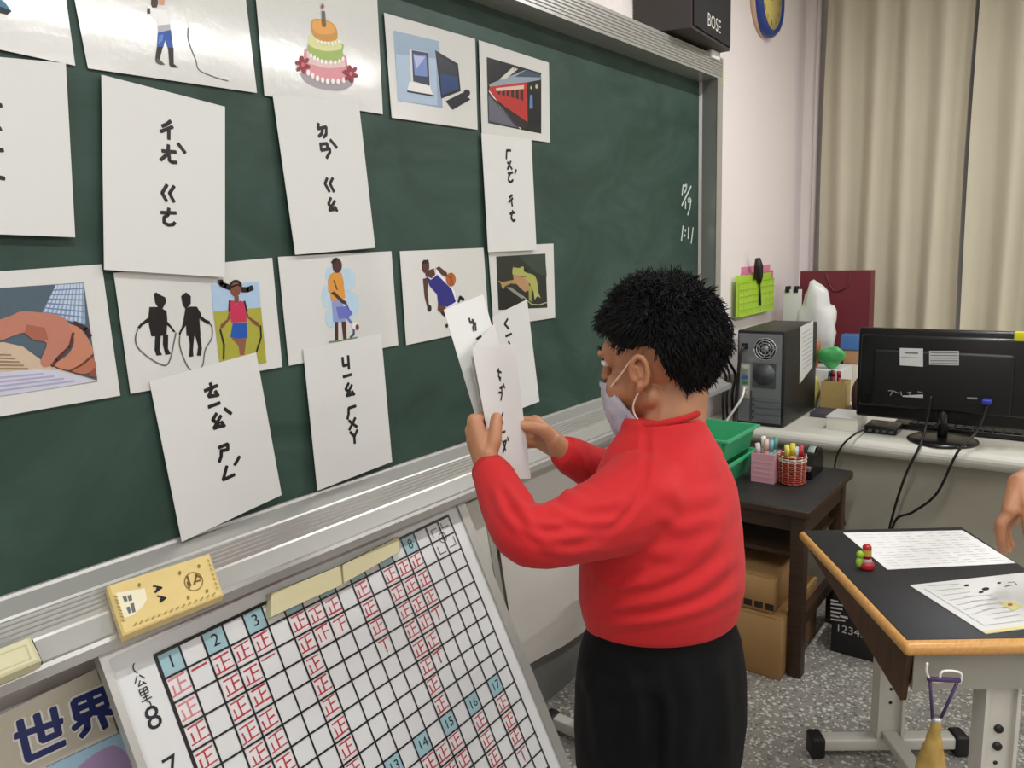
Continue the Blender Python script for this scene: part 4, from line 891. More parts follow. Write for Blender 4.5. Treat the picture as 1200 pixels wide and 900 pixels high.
def add_hair(hf, root, seed, nst=12000, side=.0, length=.018, longh=0):
    """hair cap with strands; the hair line runs forehead - temple - around the ear - nape"""
    rn = random.Random(seed); c0 = HL(hf, 0,-.014,.024); rad = V(.0845,.103,.1055)
    def line(az):                                       # lowest elevation covered, az 0 = front, pi = back
        a = abs((az+math.pi) % (2*math.pi)-math.pi)
        pts = [(0,.34),(.55,.46),(.85,.36),(1.15,.22),(1.32,.02),(1.45,.12),(1.75,.10),(1.95,-.42),(2.3,-.80),(2.7,-.95),(3.15,-.98)]
        for (x0_,y0_),(x1_,y1_) in zip(pts[:-1], pts[1:]):
            if a <= x1_: return y0_+(y1_-y0_)*(a-x0_)/(x1_-x0_)-longh*(.5 if a > 1.4 else .1)
        return -.98
    def P(az, el, k=1.0):
        d = V(math.cos(el)*math.sin(az), math.cos(el)*math.cos(az), math.sin(el))
        n = mnoise.noise(Vector(d*3.2+V(seed,0,0)))*.06+mnoise.noise(Vector(d*8+V(0,seed,0)))*.05
        q = d*rad*(k+n)
        if el < 0 and abs(az) > 1.9: q = q*V(1-.10*(-el)**1.5, 1-.13*(-el)**1.5, 1)
        return HL((c0,)+hf[1:], *q)
    mb = MB(); NU, NV = 60, 30; rings = []
    for j in range(NV+1):
        rg = []
        for i in range(NU):
            az = 2*math.pi*i/NU-math.pi; lo = line(az); el = lo-.10+(math.pi/2-.02-lo+.10)*j/NV
            k = .84 if j == 0 else (.93 if j == 1 else .985+.03*min(1, j/6))
            rg.append(P(az, el, k))
        rings.append(rg)
    hb = mb.loft(rings).build('hair', M_hair, root)
    st = MB()
    for _ in range(nst):
        az = rn.uniform(-math.pi, math.pi); s = rn.random(); lo = line(az)
        el = math.asin(min(.999, math.sin(lo)+(1-math.sin(lo))*s)); p0 = P(az, el, 1.0)
        out = unit(p0-c0); fwd = hf[2]; dn = -hf[3]
        # hair grows from the crown: forward on top, down at back and sides
        tang = (fwd*(1.0 if math.cos(az) > -.2 else -.35)+dn*(.25+.9*(1-math.sin(max(el, 0)))))
        if el > .75: tang = unit(p0-c0+fwd*.03)*0+fwd*.5*rn.uniform(-.4,1)+hf[1]*rn.uniform(-.8,.8)
        tang = unit(tang-out*np.dot(tang, out)+.62*V(rn.gauss(0,1), rn.gauss(0,1), rn.gauss(0,1))*.7)
        L_ = length*rn.uniform(.6, 1.2)*(.62 if el < -.2 else 1); lift = rn.uniform(.03, .26)*(.6 if el < 0 else 1)
        p1 = p0+(tang*.75+out*lift)*L_*.55+out*.004; p2 = p1+(tang*.95+out*lift*.25+dn*.15)*L_*.55
        st.tube([p0-out*.004, p1, p2], [.0013,.0011,.0004], 3, False)
    st.build('hair_strands', M_hair, hb)['kind'] = 'stuff'
def finger(mb, pts, r):
    for i in range(len(pts)-1):
        k0 = 1-.09*i; mb.cap(pts[i], pts[i+1], r*k0, r*(k0-.07), 10)
def hand(mb, H, wrist, mcps, fingers, thumb, rf=.0102, rw=.027):
    q = lambda p: H+CR*p[0]-CD*p[1]+CF*p[2]; W_ = q(wrist)
    for i, m_ in enumerate(mcps):
        mb.cap(W_+(q(m_)-W_)*.12, q(m_), rw*.75, rf*1.28)
        finger(mb, [q(m_)]+[q(p) for p in fingers[i]], rf*(1, 1.03, .98, .86)[i])
    for a, b in zip(mcps[:-1], mcps[1:]): mb.cap(q(a)*.75+W_*.25, q(b)*.75+W_*.25, rf*1.25, rf*1.25); mb.cap(q(a), q(b), rf*1.05, rf*1.05)
    mb.cap(W_, q(thumb[0]), rw*.8, rf*1.55); finger(mb, [q(p) for p in thumb], rf*1.3); return W_
def rings_loft(mb, rows, n=28, yaw=0, pw=2.3):
    out = []
    for cx, cy, z, a, b in rows:
        rg = []
        for k in range(n):
            t = 2*math.pi*k/n; c_, s_ = math.cos(t), math.sin(t)
            x = a*abs(c_)**(2/pw)*(1 if c_ >= 0 else -1); y = b*abs(s_)**(2/pw)*(1 if s_ >= 0 else -1)
            rg.append((cx+x*math.cos(yaw)-y*math.sin(yaw), cy+x*math.sin(yaw)+y*math.cos(yaw), z))
        out.append(rg)
    mb.loft(out)
def limb(mb, pts, rs, n=14):
    P_ = smoothpath([V(*p).tolist()+[r] for p, r in zip(pts, rs)], 4)
    for a, b in zip(P_[:-1], P_[1:]): mb.cap(a[:3], b[:3], a[3], b[3], n)
def fold(me, folds, amp_sc=1.0, noise_amp=.002, noise_sc=18):
    """raise cloth folds: ridges along lines traced where the photo shows them, pushed along the surface normal"""
    co, no = coords(me), normals(me); pj = proj(co); dsp = np.zeros(len(co)); face = (no @ CF) < .25
    for pts, amp, wd in folds:
        p = np.array(smoothpath(pts, 5)); best = np.full(len(co), 1e9); tt = np.zeros(len(co)); Ls = len(p)-1
        for i in range(Ls):
            a, b = p[i], p[i+1]; ab = b-a; t_ = np.clip(((pj[:,:2]-a) @ ab)/(ab @ ab+1e-9), 0, 1)
            d = np.linalg.norm(pj[:,:2]-a-t_[:,None]*ab, axis=1); k = d < best; best[k] = d[k]; tt[k] = (i+t_[k])/Ls
        env = np.clip(np.minimum(tt, 1-tt)*5+.15, 0, 1); x = best/wd
        dsp += np.where(face, amp*env*(np.exp(-x*x)-.45*np.exp(-((x-1.7)/.8)**2)), 0)
    nz = np.array([mnoise.noise(Vector(p*noise_sc)) for p in co]); co = co+no*(dsp*amp_sc+noise_amp*nz)[:,None]; set_coords(me, co)
M_red = mat('red_sweatshirt', '#c2191e', .85, var=.05, vscale=8, bump=.12, bscale=500, sheen=.04)
M_redr = mat('red_ribbing', '#ba171c', .85, var=.05, vscale=8, bump=.3, bscale=300)
M_blk = mat('black_trouser_cloth', '#09090a', .85, var=.15, vscale=6, bump=.1, bscale=400, spec=.2)

boy = thing('person', 'boy in a red sweatshirt and black trousers holding word cards before the chalkboard', 'person', (1.09,-.73,0))
hf = head_frame((1.141,-.694,1.236), (-.05,.985,-.15))
HC = AT(567,510,1.215); HC2 = AT(630,505,1.372)
body = MB(); add_head(body, hf)
body.cap(HL(hf, 0,-.03,-.06), (1.112,-.725,1.06), .050, .058)
rings_loft(body, [(1.085,-.73,.70,.12,.10),(1.09,-.73,.85,.125,.10),(1.095,-.725,1.0,.12,.085),(1.1,-.72,1.06,.10,.07)])
LS, LE, LW = V(1.0,-.735,1.045), V(.812,-.672,1.026), HC+CR*.009-CD*-.054+CF*-.013
RS, RE, RW = V(1.215,-.71,1.045), V(1.235,-.575,.975), HC2+CR*.046-CD*-.036+CF*-.002
limb(body, [LS, LE, LW], [.045,.034,.021]); limb(body, [RS, RE, RW], [.045,.034,.021])
hand(body, HC, (.009,-.054,-.013), [(-.015,.022,.0),(-.018,.007,.002),(-.016,-.009,.004),(-.010,-.024,.006)],
     [[(-.004,.027,.026),(.011,.025,.044),(.022,.022,.056)], [(-.008,.010,.030),(.009,.009,.051),(.021,.008,.065)], [(-.006,-.008,.031),(.009,-.008,.051),(.021,-.008,.064)], [(-.003,-.023,.028),(.009,-.023,.044),(.018,-.023,.054)]],
     [(.008,-.030,-.016),(.017,-.008,-.014),(.019,.012,-.008),(.020,.027,.000)])
hand(body, HC2, (.046,-.036,-.002), [(-.004,.016,.012),(-.002,.002,.018),(.002,-.012,.022),(.008,-.024,.024)],
     [[(-.027,.018,.007),(-.046,.016,-.010),(-.057,.014,-.022)], [(-.026,.003,.012),(-.047,.002,-.006),(-.060,.001,-.020)], [(-.022,-.012,.014),(-.043,-.012,-.004),(-.055,-.012,-.017)], [(-.014,-.025,.015),(-.031,-.025,.0),(-.041,-.025,-.010)]],
     [(.028,-.016,-.018),(.008,.004,-.030),(-.014,.010,-.036),(-.034,.012,-.038)])
for s in (-1, 1):
    limb(body, [(1.085+s*.07,-.73,.70),(1.085+s*.08,-.72,.40),(1.085+s*.082,-.735,.06)], [.07,.048,.034]); body.cap((1.085+s*.082,-.74,.04), (1.085+s*.095,-.60,.03), .03, .025)
me = remesh(body, .0026, 3, .5); me.materials.append(M_skin); link('body', me, boy, False)
face_parts(hf, boy); add_hair(hf, boy, 11)
# sweatshirt
sw = MB(); yaw = math.radians(4)
rings_loft(sw, [(1.085,-.731,.794,.128,.108),(1.085,-.731,.800,.139,.119),(1.085,-.731,.822,.143,.123),(1.086,-.731,.85,.149,.128),(1.088,-.731,.90,.151,.128),(1.092,-.73,.96,.149,.123),(1.098,-.727,1.02,.147,.113),(1.103,-.724,1.062,.128,.098),(1.108,-.722,1.095,.098,.083),(1.113,-.720,1.122,.072,.068),(1.116,-.718,1.143,.060,.061)], 32, yaw, 2.25)
limb(sw, [(1.01,-.735,1.035),(.92,-.712,1.025),LE,(.842,-.608,1.045),LW+(LE-LW)*.10], [.078,.060,.044,.041,.033])
limb(sw, [(1.20,-.715,1.035),(1.235,-.65,1.0),RE,(1.18,-.548,1.012),RW+(RE-RW)*.10], [.076,.060,.050,.043,.033])
me = remesh(sw, .0045, 7, .55)
F_ = [([(690,722),(760,715),(820,690),(862,650)],.006,9), ([(690,745),(760,742),(830,720),(862,690)],.006,8), ([(700,700),(750,690),(800,665),(850,625)],.005,9), ([(745,640),(790,650),(830,630),(858,590)],.004,9),
      ([(690,668),(720,690),(760,682)],.004,7), ([(760,560),(800,585),(850,575)],.003,10), ([(830,478),(848,500),(852,530)],.004,6), ([(815,480),(830,510),(838,560)],.003,7),
      ([(757,500),(757,545),(745,590),(715,622)],-.005,5), ([(775,600),(800,620),(840,605)],.003,8),
      ([(600,585),(628,612),(662,612)],.006,6), ([(590,565),(612,592),(640,596)],.005,5), ([(612,610),(640,632),(690,625)],.005,6), ([(655,570),(690,590),(735,585)],.005,8), ([(640,590),(680,610),(725,610)],.004,6), ([(580,570),(590,600),(612,625)],.004,6), ([(630,640),(670,648),(710,640)],.004,6),
      ([(660,548),(680,570),(700,575)],.003,5), ([(700,540),(730,520),(770,520)],.003,9), ([(640,530),(655,545),(660,560)],.003,5), ([(670,520),(680,535),(685,555)],.003,5)]
fold(me, F_, .72, .0018, 11)
co = coords(me); hz = unit(V(CF[0],CF[1],0)); wz = np.clip((.97-co[:,2])/.16, 0, 1)**1.3; co[:,2] += -.21*wz*((co-V(1.085,-.731,0)) @ hz); set_coords(me, co); me.materials.append(M_red); shirt = link('sweatshirt', me, boy, False)
# ribbed cuffs and collar
for W_, E0, r0 in ((LW, LE, .031), (RW, RE, .030)):
    d = unit(E0-W_); MB().tube([W_-d*.004, W_-d*.002, W_+d*.01, W_+d*.03, W_+d*.042], [r0*.8, r0*.93, r0, r0*1.06, r0*.98], 28).build('cuff', M_redr, shirt)
nk = V(1.1155,-.7185,1.138); MB().loft([[nk+V(math.cos(a)*(.058+.0035*math.cos(b)), math.sin(a)*(.059+.0035*math.cos(b)), .006*math.sin(b)-.014*math.sin(a)) for b in [k*math.pi/4 for k in range(8)]] for a in [k*math.pi/16 for k in range(32)]], closed=True).build('collar', M_redr, shirt)
# trousers and shoes
tr = MB(); rings_loft(tr, [(1.085,-.731,.845,.115,.096),(1.085,-.731,.81,.128,.110),(1.085,-.731,.76,.143,.126),(1.083,-.731,.70,.152,.136),(1.083,-.730,.62,.158,.140),(1.083,-.728,.55,.155,.134)], 30, yaw)
for s in (-1, 1): limb(tr, [(1.083+s*.078,-.73,.62),(1.083+s*.088,-.722,.36),(1.083+s*.090,-.735,.09)], [.086,.080,.070])
me = remesh(tr, .006, 6, .5)
fold(me, [([(690,780),(700,830),(705,890)],.005,9), ([(735,780),(745,830),(740,895)],.005,10), ([(800,770),(810,830),(800,895)],.005,10), ([(845,770),(850,830),(850,895)],.004,8), ([(768,815),(770,850),(768,910)],-.010,9), ([(680,800),(720,810),(770,800)],.003,10)], 1, .003, 9)
me.materials.append(M_blk); link('trousers', me, boy, False)
M_shoe = mat('white_trainer', '#d9d7d2', .5); M_sole = mat('grey_sole', '#77756f', .7)
for s in (-1, 1):
    x = 1.083+s*.092; sh = MB(); sh.cap((x,-.76,.05),(x+s*.008,-.60,.042),.036,.034); sh.cap((x,-.755,.05),(x,-.745,.10),.038,.036); sh.ell((x+s*.01,-.585,.035),(.038,.045,.026))
    me = remesh(sh, .005, 4); co = coords(me); co[:,2] = np.maximum(co[:,2], .014); set_coords(me, co); me.materials.append(M_shoe); so = link('shoe', me, boy, False)
    MB().loft([[(x+s*.006*(1 if b > 0 else 0)+a*(.040-.006*abs(b)), -.675+b*.128, z) for a, b in [(math.cos(t_), math.sin(t_)) for t_ in [k*.2618 for k in range(24)]]] for z in (.0, .018)]).build('sole', M_sole, so)
# face mask with ear loops
mk = []; NU, NV = 24, 14
for j in range(NV+1):
    row = []
    for i in range(NU+1):
        b = j/NV; a = math.radians((58+44*b)*(2*i/NU-1)); u = -.030-.084*b
        rx, ry = .067-.006*b**2, .078+.004*math.sin(math.pi*b)-.010*b**3
        f_ = .022+ry*math.cos(a)+(.010*math.exp(-(a/.3)**2)*(1-b)); r_ = rx*math.sin(a); row.append((r_, f_+.0012*math.sin(b*30)*math.cos(a), u-.012*math.cos(a)*b))
    mk.append(row)
mb = MB(); N_ = NU+1
for off, fl in ((0,1), (-.0025,0)): mb.add([HL(hf, r_*(1+off*8), f_+off, u) for rw_ in mk for r_, f_, u in rw_], [[j*N_+i, j*N_+i+1, (j+1)*N_+i+1, (j+1)*N_+i] for j in range(NV) for i in range(NU)], True)
M_mask = ramp_mat('mask_cloth', [(.35,'#c9cad6'),(.55,'#b4b5c4'),(.72,'#9093a6')], 'NOISE', 30, .7, stretch=(1,1,1)); mask = mb.build('face_mask', M_mask, boy)
M_loop = mat('ear_loop', '#ecd6c6', .7)
for s in (0, 1):
    sg = -1 if s == 0 else 1; top, bot = mk[1][0 if s == 0 else NU], mk[NV-1][0 if s == 0 else NU]
    MB().tube(smoothpath([HL(hf, *top), HL(hf, sg*.071,.028,-.012), HL(hf, sg*.0765,.004,.008), HL(hf, sg*.080,-.018,.010)]), .0017, 6).build('ear_loop', M_loop, mask)
    MB().tube(smoothpath([HL(hf, *bot), HL(hf, sg*.066,.022,-.075), HL(hf, sg*.0745,.004,-.047), HL(hf, sg*.081,-.014,-.036)]), .0017, 6).build('ear_loop', M_loop, mask)

# the cards in his hands
GH = 'word cards held in the boy\'s hands'
def held(corners, ts, label, strokes, wd, push):
    P4 = [AT(x, y, t_+push) for (x, y), t_ in zip(corners, ts)]; pl = Plane(P4[0], P4[1]-P4[0], P4[0]-P4[3])
    o = sheet('held_word_card', pl, corners, M_pap, label, 'word card', GH, .0003, True, 0); letters(pl, strokes, wd, o, .0009, .8)
    return o
t = T(515,340,3.917); tb = T(480,290,8.18)
held([(520,363),(566,345),(604,482),(558,490)], (1.235,1.30,1.36,1.235), 'white word card fanned out leftmost in the boy\'s hands', [tb((568,680),(580,725)), tb((580,725),(610,700)), tb((600,690),(612,750)), tb((625,720),(632,795)), tb((605,760),(612,800)), tb((640,878),(682,850))], .004, .022)
held([(550.5,412),(579,379),(618,540),(576,545)], (1.23,1.30,1.36,1.235), 'blank corner of the middle sheet between two held word cards', [], .005, .010)
held([(553,407),(603,403),(622,561),(581,561)], (1.226,1.355,1.355,1.226), 'white word card held frontmost with both thumbs on it',
     [t((262,370),(282,378)), t((270,360),(270,395),(278,418)), t((268,395),(280,405)), t((275,450),(290,443)), t((283,440),(285,478),(280,505)), t((270,470),(284,470)), t((292,430),(297,450)),
      t((290,562),(282,585),(290,615)), t((283,655),(300,648)), t((290,700),(305,690),(298,720)), t((288,690),(302,735)), t((300,710),(290,745)), t((310,675),(314,692))], .0036, .0)

# ================================================================== dark table, boxes and what stands on it
M_dwood = ramp_mat('dark_stained_wood', [(.2,'#2a1a10'),(.6,'#3f2919'),(.9,'#50351f')], 'NOISE', 7, .5, stretch=(1,1,12))
M_dtop = mat('worn_black_tabletop', '#262524', .5, var=.25, vscale=14)
tx0, tx1, ty0, ty1, tz = 2.35, 2.87, -.60, -.03, .585
tb_ = thing('side_table', 'low dark wooden table with a worn black top beside the counter', 'table', ((tx0+tx1)/2,(ty0+ty1)/2,0))
MB().rbox((tx0,ty0,tz-.022),(tx1,ty1,tz),.004).build('tabletop', M_dtop, tb_)
MB().rbox((tx0-.004,ty0,tz-.026),(tx0+.012,ty1,tz-.003),.003).build('edge_strip', M_dwood, tb_); MB().rbox((tx0,ty0-.004,tz-.026),(tx1,ty0+.01,tz-.003),.003).build('edge_strip', M_dwood, tb_)
for x in (tx0+.02, tx1-.06):
    for y in (ty0+.015, ty1-.06): MB().rbox((x,y,0),(x+.045,y+.045,tz-.024),.003).build('leg', M_dwood, tb_)
MB().box((tx0+.065,ty0+.025,.16),(tx1-.06,ty0+.05,.20)).build('stretcher', M_dwood, tb_); MB().box((tx0+.065,ty0+.02,tz-.10),(tx1-.06,ty0+.04,tz-.024)).build('apron', M_dwood, tb_); MB().box((tx0+.03,ty0+.06,tz-.085),(tx0+.05,ty1-.06,tz-.024)).build('apron', M_dwood, tb_)
MB().box((tx0+.05,ty0+.04,tz-.18),(tx1-.02,ty1-.03,tz-.165)).build('shelf', M_dwood, tb_)
# baskets
M_gr = mat('green_plastic', '#45b07a', .4, var=.06)
def basket(z, lab, dx):
    x0_, x1_, y0_, y1_ = 2.40+dx, 2.70+dx, -.315, -.045; h = .085
    t_ = thing('green_basket', lab, 'basket', ((x0_+x1_)/2,(y0_+y1_)/2,z), 'green plastic baskets on the dark table')
    def quad(g, zz): return [(x0_-g,y0_-g,zz),(x1_+g,y0_-g,zz),(x1_+g,y1_+g,zz),(x0_-g,y1_+g,zz)]
    MB().loft([quad(-.03,z+.001), quad(-.012,z+h), quad(.0,z+h), quad(.0,z+h-.008), quad(-.010,z+h-.010)], False, False).build('wall', M_gr, t_)
    MB().loft([quad(-.03,z+.001), quad(-.03,z+.005)], smooth=False).build('bottom', M_gr, t_)
    for k in range(9):
        y = y0_+.03+k*(y1_-y0_-.06)/8; MB().obox((x0_+.008, y, z+.045), ((0,1,0),(-.16,0,1),(1,0,.16)), (.004,.03,.003)).build('rib', M_gr, t_)
basket(tz, 'lower green plastic basket on the dark table behind the boy', 0); basket(tz+.088, 'upper green plastic basket stacked on the lower one', .012)
# pink pen holder
c = AZ(893,566,tz); M_pk = mat('pink_plastic', '#dba3ae', .45, var=.05)
ph = thing('pink_pen_holder', 'square pink plastic pen holder full of markers', 'pen holder', tuple(c))
hx, hy, hz = .040, .040, .105
def wallbox(c, sx, sy, z0_, z1_, th, m, root, nm='side'):
    for lo, hi in (((-sx,-sy),(-sx+th,sy)), ((sx-th,-sy),(sx,sy)), ((-sx+th,-sy),(sx-th,-sy+th)), ((-sx+th,sy-th),(sx-th,sy))): MB().box((c[0]+lo[0],c[1]+lo[1],z0_),(c[0]+hi[0],c[1]+hi[1],z1_)).build(nm, m, root)
    MB().box((c[0]-sx+th,c[1]-sy+th,z0_),(c[0]+sx-th,c[1]+sy-th,z0_+.004)).build('bottom', m, root)
c = c+V(.04,.0,0); wallbox(c, hx, hy, tz+.001, tz+hz, .004, M_pk, ph)
for k in range(4): MB().box((c[0]-hx-.0015,c[1]-hy+.006,tz+.02+k*.018),(c[0]-hx,c[1]+hy-.006,tz+.024+k*.018)).build('band', M_pk, ph)
def pens(c, sx, z0_, items, group, where):
    for i, (dx, dy, hgt, hb, hc, nm) in enumerate(items):
        p0 = V(c[0]+dx*.55, c[1]+dy*.55, z0_); p1 = V(c[0]+dx, c[1]+dy, z0_+hgt); o = MB().cyl(p0, p1, .0085, 12).build('marker_pen', mat('pen_'+hb[1:], hb, .4)); tag(o, nm+' marker standing in '+where, 'marker', group)
        d = unit(p1-p0); MB().cyl(p1-d*.035, p1+d*.006, .0098, 12, r1=.0085).build('cap', mat('pen_'+hc[1:], hc, .4), o)
pens(c, .03, tz+.006, ((-.024,.024,.125,'#e9c9cd','#e6d6d6','pale pink'),(-.018,-.004,.142,'#d99a86','#e4c0b0','salmon'),(.006,.014,.145,'#d9d5cf','#efe9e2','white'),(.004,-.014,.135,'#9fc4cf','#7fb4c2','light blue'),(.02,-.024,.142,'#7fae9f','#5f9a8e','teal')), 'markers in the pink pen holder', 'the pink pen holder')
# woven red can
c = AZ(923,570,tz)+V(.045,0,0); M_wr = mat('red_wicker', '#a8402f', .55, var=.2, vscale=60); M_wc = mat('cream_wicker', '#d9cdbb', .6, var=.2, vscale=60)
wc = thing('woven_cup', 'round red woven cup with a cream band holding pens', 'pen cup', (c[0],c[1],tz))
MB().lathe([(.036,.001),(.040,.004),(.043,.10),(.040,.10),(.037,.006),(.0,.006)], (c[0],c[1],tz), n=28).build('liner', mat('cup_liner','#7a2a20',.7), wc)
for k in range(13):
    z = tz+.006+k*.0078; R0 = .0415+.003*k/12; m = M_wc if k in (10, 11) else M_wr
    MB().tube([(c[0]+(R0+.0016*math.sin(a*12+k*math.pi))*math.cos(a), c[1]+(R0+.0016*math.sin(a*12+k*math.pi))*math.sin(a), z) for a in [i*2*math.pi/48 for i in range(49)]], .0032, 5).build('woven_ring', m, wc)
for k in range(12):
    a = k*math.pi/6; MB().cyl((c[0]+.0415*math.cos(a),c[1]+.0415*math.sin(a),tz+.004),(c[0]+.0448*math.cos(a),c[1]+.0448*math.sin(a),tz+.104),.0026,6).build('stake', M_wc, wc)
pens(c, .03, tz+.008, ((-.02,.014,.125,'#d9cf5a','#e6dc6a','yellow'),(-.008,-.002,.13,'#e2d04a','#e8d850','bright yellow'),(.012,-.008,.115,'#9aa0a8','#c2c6cc','grey'),(.022,-.022,.12,'#b52d3c','#c23a48','red')), 'pens in the woven cup', 'the red woven cup')
# tape dispenser
c = AZ(945,560,tz)+V(.03,0,0); td = thing('tape_dispenser', 'black tape dispenser beside the red woven cup', 'tape dispenser', (c[0],c[1],tz))
MB().prism([(c[0]-.05,c[1]-.022,tz+.001),(c[0]+.09,c[1]-.022,tz+.001),(c[0]+.10,c[1]-.022,tz+.05),(c[0]+.06,c[1]-.022,tz+.095),(c[0]+.0,c[1]-.022,tz+.08),(c[0]-.05,c[1]-.022,tz+.03)], (0,.044,0)).build('body', M_mon, td)
MB().lathe([(.03,-.012),(.03,.012),(.018,.012),(.018,-.012)], (c[0]+.04,c[1],tz+.07), (0,1,0), 24, cap=False).build('tape_roll', mat('clear_tape','#aebfb4',.2), td); MB().rbox((c[0]-.055,c[1]-.018,tz+.03),(c[0]-.035,c[1]+.018,tz+.045),.002).build('cutter', M_steel, td)
# cardboard boxes under the table
M_card = mat('cardboard', '#a98352', .8, var=.08, vscale=10, bump=.15, bscale=60); M_tape = mat('brown_tape', '#b89460', .3, var=.05)
def carton(lo, hi, label, stamp):
    t_ = thing('cardboard_box', label, 'cardboard box', ((lo[0]+hi[0])/2,(lo[1]+hi[1])/2,lo[2]), 'cardboard boxes under the dark table')
    MB().rbox(lo, hi, .003, 1).build('carton', M_card, t_); ym = (lo[1]+hi[1])/2
    for a, b in ((lo[1]+.002, ym-.002), (ym+.002, hi[1]-.002)): MB().box((lo[0]+.002,a,hi[2]),(hi[0]-.002,b,hi[2]+.0035)).build('flap', M_card, t_)
    MB().box((lo[0]-.0008,ym-.025,hi[2]-.07),(hi[0],ym+.025,hi[2]+.0045)).build('packing_tape', M_tape, t_)
    pl = Plane((lo[0]-.0003,0,0), (0,-1,0), (0,0,1)); P = Print(pl, .0008); stamp(P, lo, hi); P.build('printing', t_)
def st1(P, lo, hi):
    for k in range(5): P.poly(ink('#2c241a'), [(-hi[1]+.21+k*.036,lo[2]+.012),(-hi[1]+.238+k*.036,lo[2]+.012),(-hi[1]+.238+k*.036,lo[2]+.034),(-hi[1]+.21+k*.036,lo[2]+.034)], False)
def st2(P, lo, hi):
    P.poly(ink('#5f6a3a'), [(-hi[1]+.20,hi[2]-.16),(-hi[1]+.27,hi[2]-.16),(-hi[1]+.27,hi[2]-.085),(-hi[1]+.20,hi[2]-.085)], False)
    for k in range(3): P.line(ink('#8d8a4e'), [(-hi[1]+.205,hi[2]-.10-k*.02),(-hi[1]+.265,hi[2]-.10-k*.02)], .004, False)
carton((2.325,-.535,.0),(2.72,-.10,.21), 'larger cardboard box on the floor under the dark table', st2)
carton((2.345,-.50,.2155),(2.68,-.12,.335), 'smaller cardboard box resting on the larger one under the dark table', st1)
# black printed board on the floor
bd = AZ(1013,752,0); 
bbx = thing('black_printed_box', 'black box with white lettering and digits on the floor behind the wooden desk', 'box', (2.7,-.70,0)); MB().rbox((2.61,-.80,.001),(2.80,-.615,.30),.003).build('carton', mat('black_card','#1d1d1e',.5), bbx)
pl = Plane((2.6097,0,0), (0,-1,0), (0,0,1)); P = Print(pl, .0006); W_ = ink('#d9d9d6')
P.text(W_, 'V', pl.px(981,686), .075, 0); P.build('letter', bbx); P = Print(pl, .0006); P.text(W_, '12345', pl.px(997,740), .04, 0); P.build('digits', bbx); P = Print(pl, .0006)
for k in range(6): P.line(W_, [pl.px(974, 703+k*4.5), pl.px(982+((k*7) % 9), 705+k*4.5)], .006, False)
P.line(W_, [pl.px(985,722), pl.px(993,724)], .008, False); P.build('small_print', bbx)

# ================================================================== student desk in front
M_oak = ramp_mat('oak_rim', [(.2,'#c08a46'),(.55,'#d39d58'),(.9,'#ddac6a')], 'NOISE', 6, .35, stretch=(3,30,30))
M_mat = mat('black_desk_mat', '#232325', .55, var=.08, bump=.2, bscale=300)
M_leg = mat('grey_painted_steel', '#cfccc2', .4, .1, var=.03); M_pan = mat('drawer_grey', '#9a978c', .5, var=.03); M_brn = ramp_mat('desk_side_brown', [(.3,'#3d2716'),(.8,'#5d3d22')], 'NOISE', 6, .45, stretch=(14,2,2))
NL = V(1.571,-1.019,0); Ld = unit((.511,.367,0)); Wd = V(Ld[1],-Ld[0],0); LL, WW, DZ = .632, .452, .62
DM = Matrix(((Ld[0],Wd[0],0,NL[0]),(Ld[1],Wd[1],0,NL[1]),(0,0,1,0),(0,0,0,1)))      # desk frame: x along its length (away), y across (right)
dk = thing('student_desk', 'student desk with oak rim, black mat and grey steel legs', 'desk', tuple(NL+Ld*LL/2+Wd*WW/2))
dp = lambda mb, nm, m, par=None: mb.xf(DM).build(nm, m, par or dk)
dp(MB().rbox((0,0,DZ-.026),(LL,WW,DZ),.011,4), 'tabletop', M_oak)
dp(MB().rbox((.022,.012,DZ-.004),(LL-.006,WW-.008,DZ+.0018),.0015,1), 'desk_mat', M_mat)
dp(MB().prism([(.03,.02,DZ-.026),(LL-.03,.02,DZ-.026),(LL-.03,.02,DZ-.045),(.05,.02,DZ-.150)], (0,.012,0)), 'drawer_side', M_brn)
dp(MB().prism([(.03,WW-.03,DZ-.026),(LL-.03,WW-.03,DZ-.026),(LL-.03,WW-.03,DZ-.045),(.05,WW-.03,DZ-.150)], (0,.012,0)), 'drawer_side', M_brn)
dp(MB().box((.03,.033,DZ-.115),(.034,WW-.031,DZ-.026)), 'drawer_front', M_pan); dp(MB().prism([(.034,.033,DZ-.112),(.034,WW-.031,DZ-.112),(.034,WW-.031,DZ-.116),(.034,.033,DZ-.116)], (LL-.064,0,.072)), 'drawer_bottom', M_pan)
for lx, nm in ((.055,'near'), (LL-.11,'far')):
    lg = dp(MB().box((lx,WW/2-.032,.05),(lx+.022,WW/2+.032,DZ-.027 if lx > .3 else DZ-.027)), 'leg', M_leg)
    for s in (-1, 1): dp(MB().box((lx-.012,WW/2+s*.032-.004,.05),(lx+.034,WW/2+s*.032+.004,DZ-.027)), 'flange', M_leg, lg)
    for k in range(5): dp(MB().cyl((lx-.0015,WW/2,.16+k*.04),(lx+.002,WW/2,.16+k*.04),.0045,10), 'hole', M_dark, lg)
    for k in (.36,.40): dp(MB().cyl((lx-.006,WW/2,k),(lx+.002,WW/2,k),.009,10), 'bolt', M_dark, lg)
    ft = dp(MB().rbox((lx-.012,.03,.02),(lx+.03,WW-.03,.055),.006), 'foot_bar', M_leg)
    for y in (.012, WW-.05): dp(MB().rbox((lx-.018,y,.0),(lx+.036,y+.038,.062),.008), 'end_cap', M_dark, ft)
dp(MB().rbox((.08,WW/2-.02,.05),(LL-.11,WW/2+.02,.075),.004), 'floor_rail', M_leg)
hkz = DZ-.03
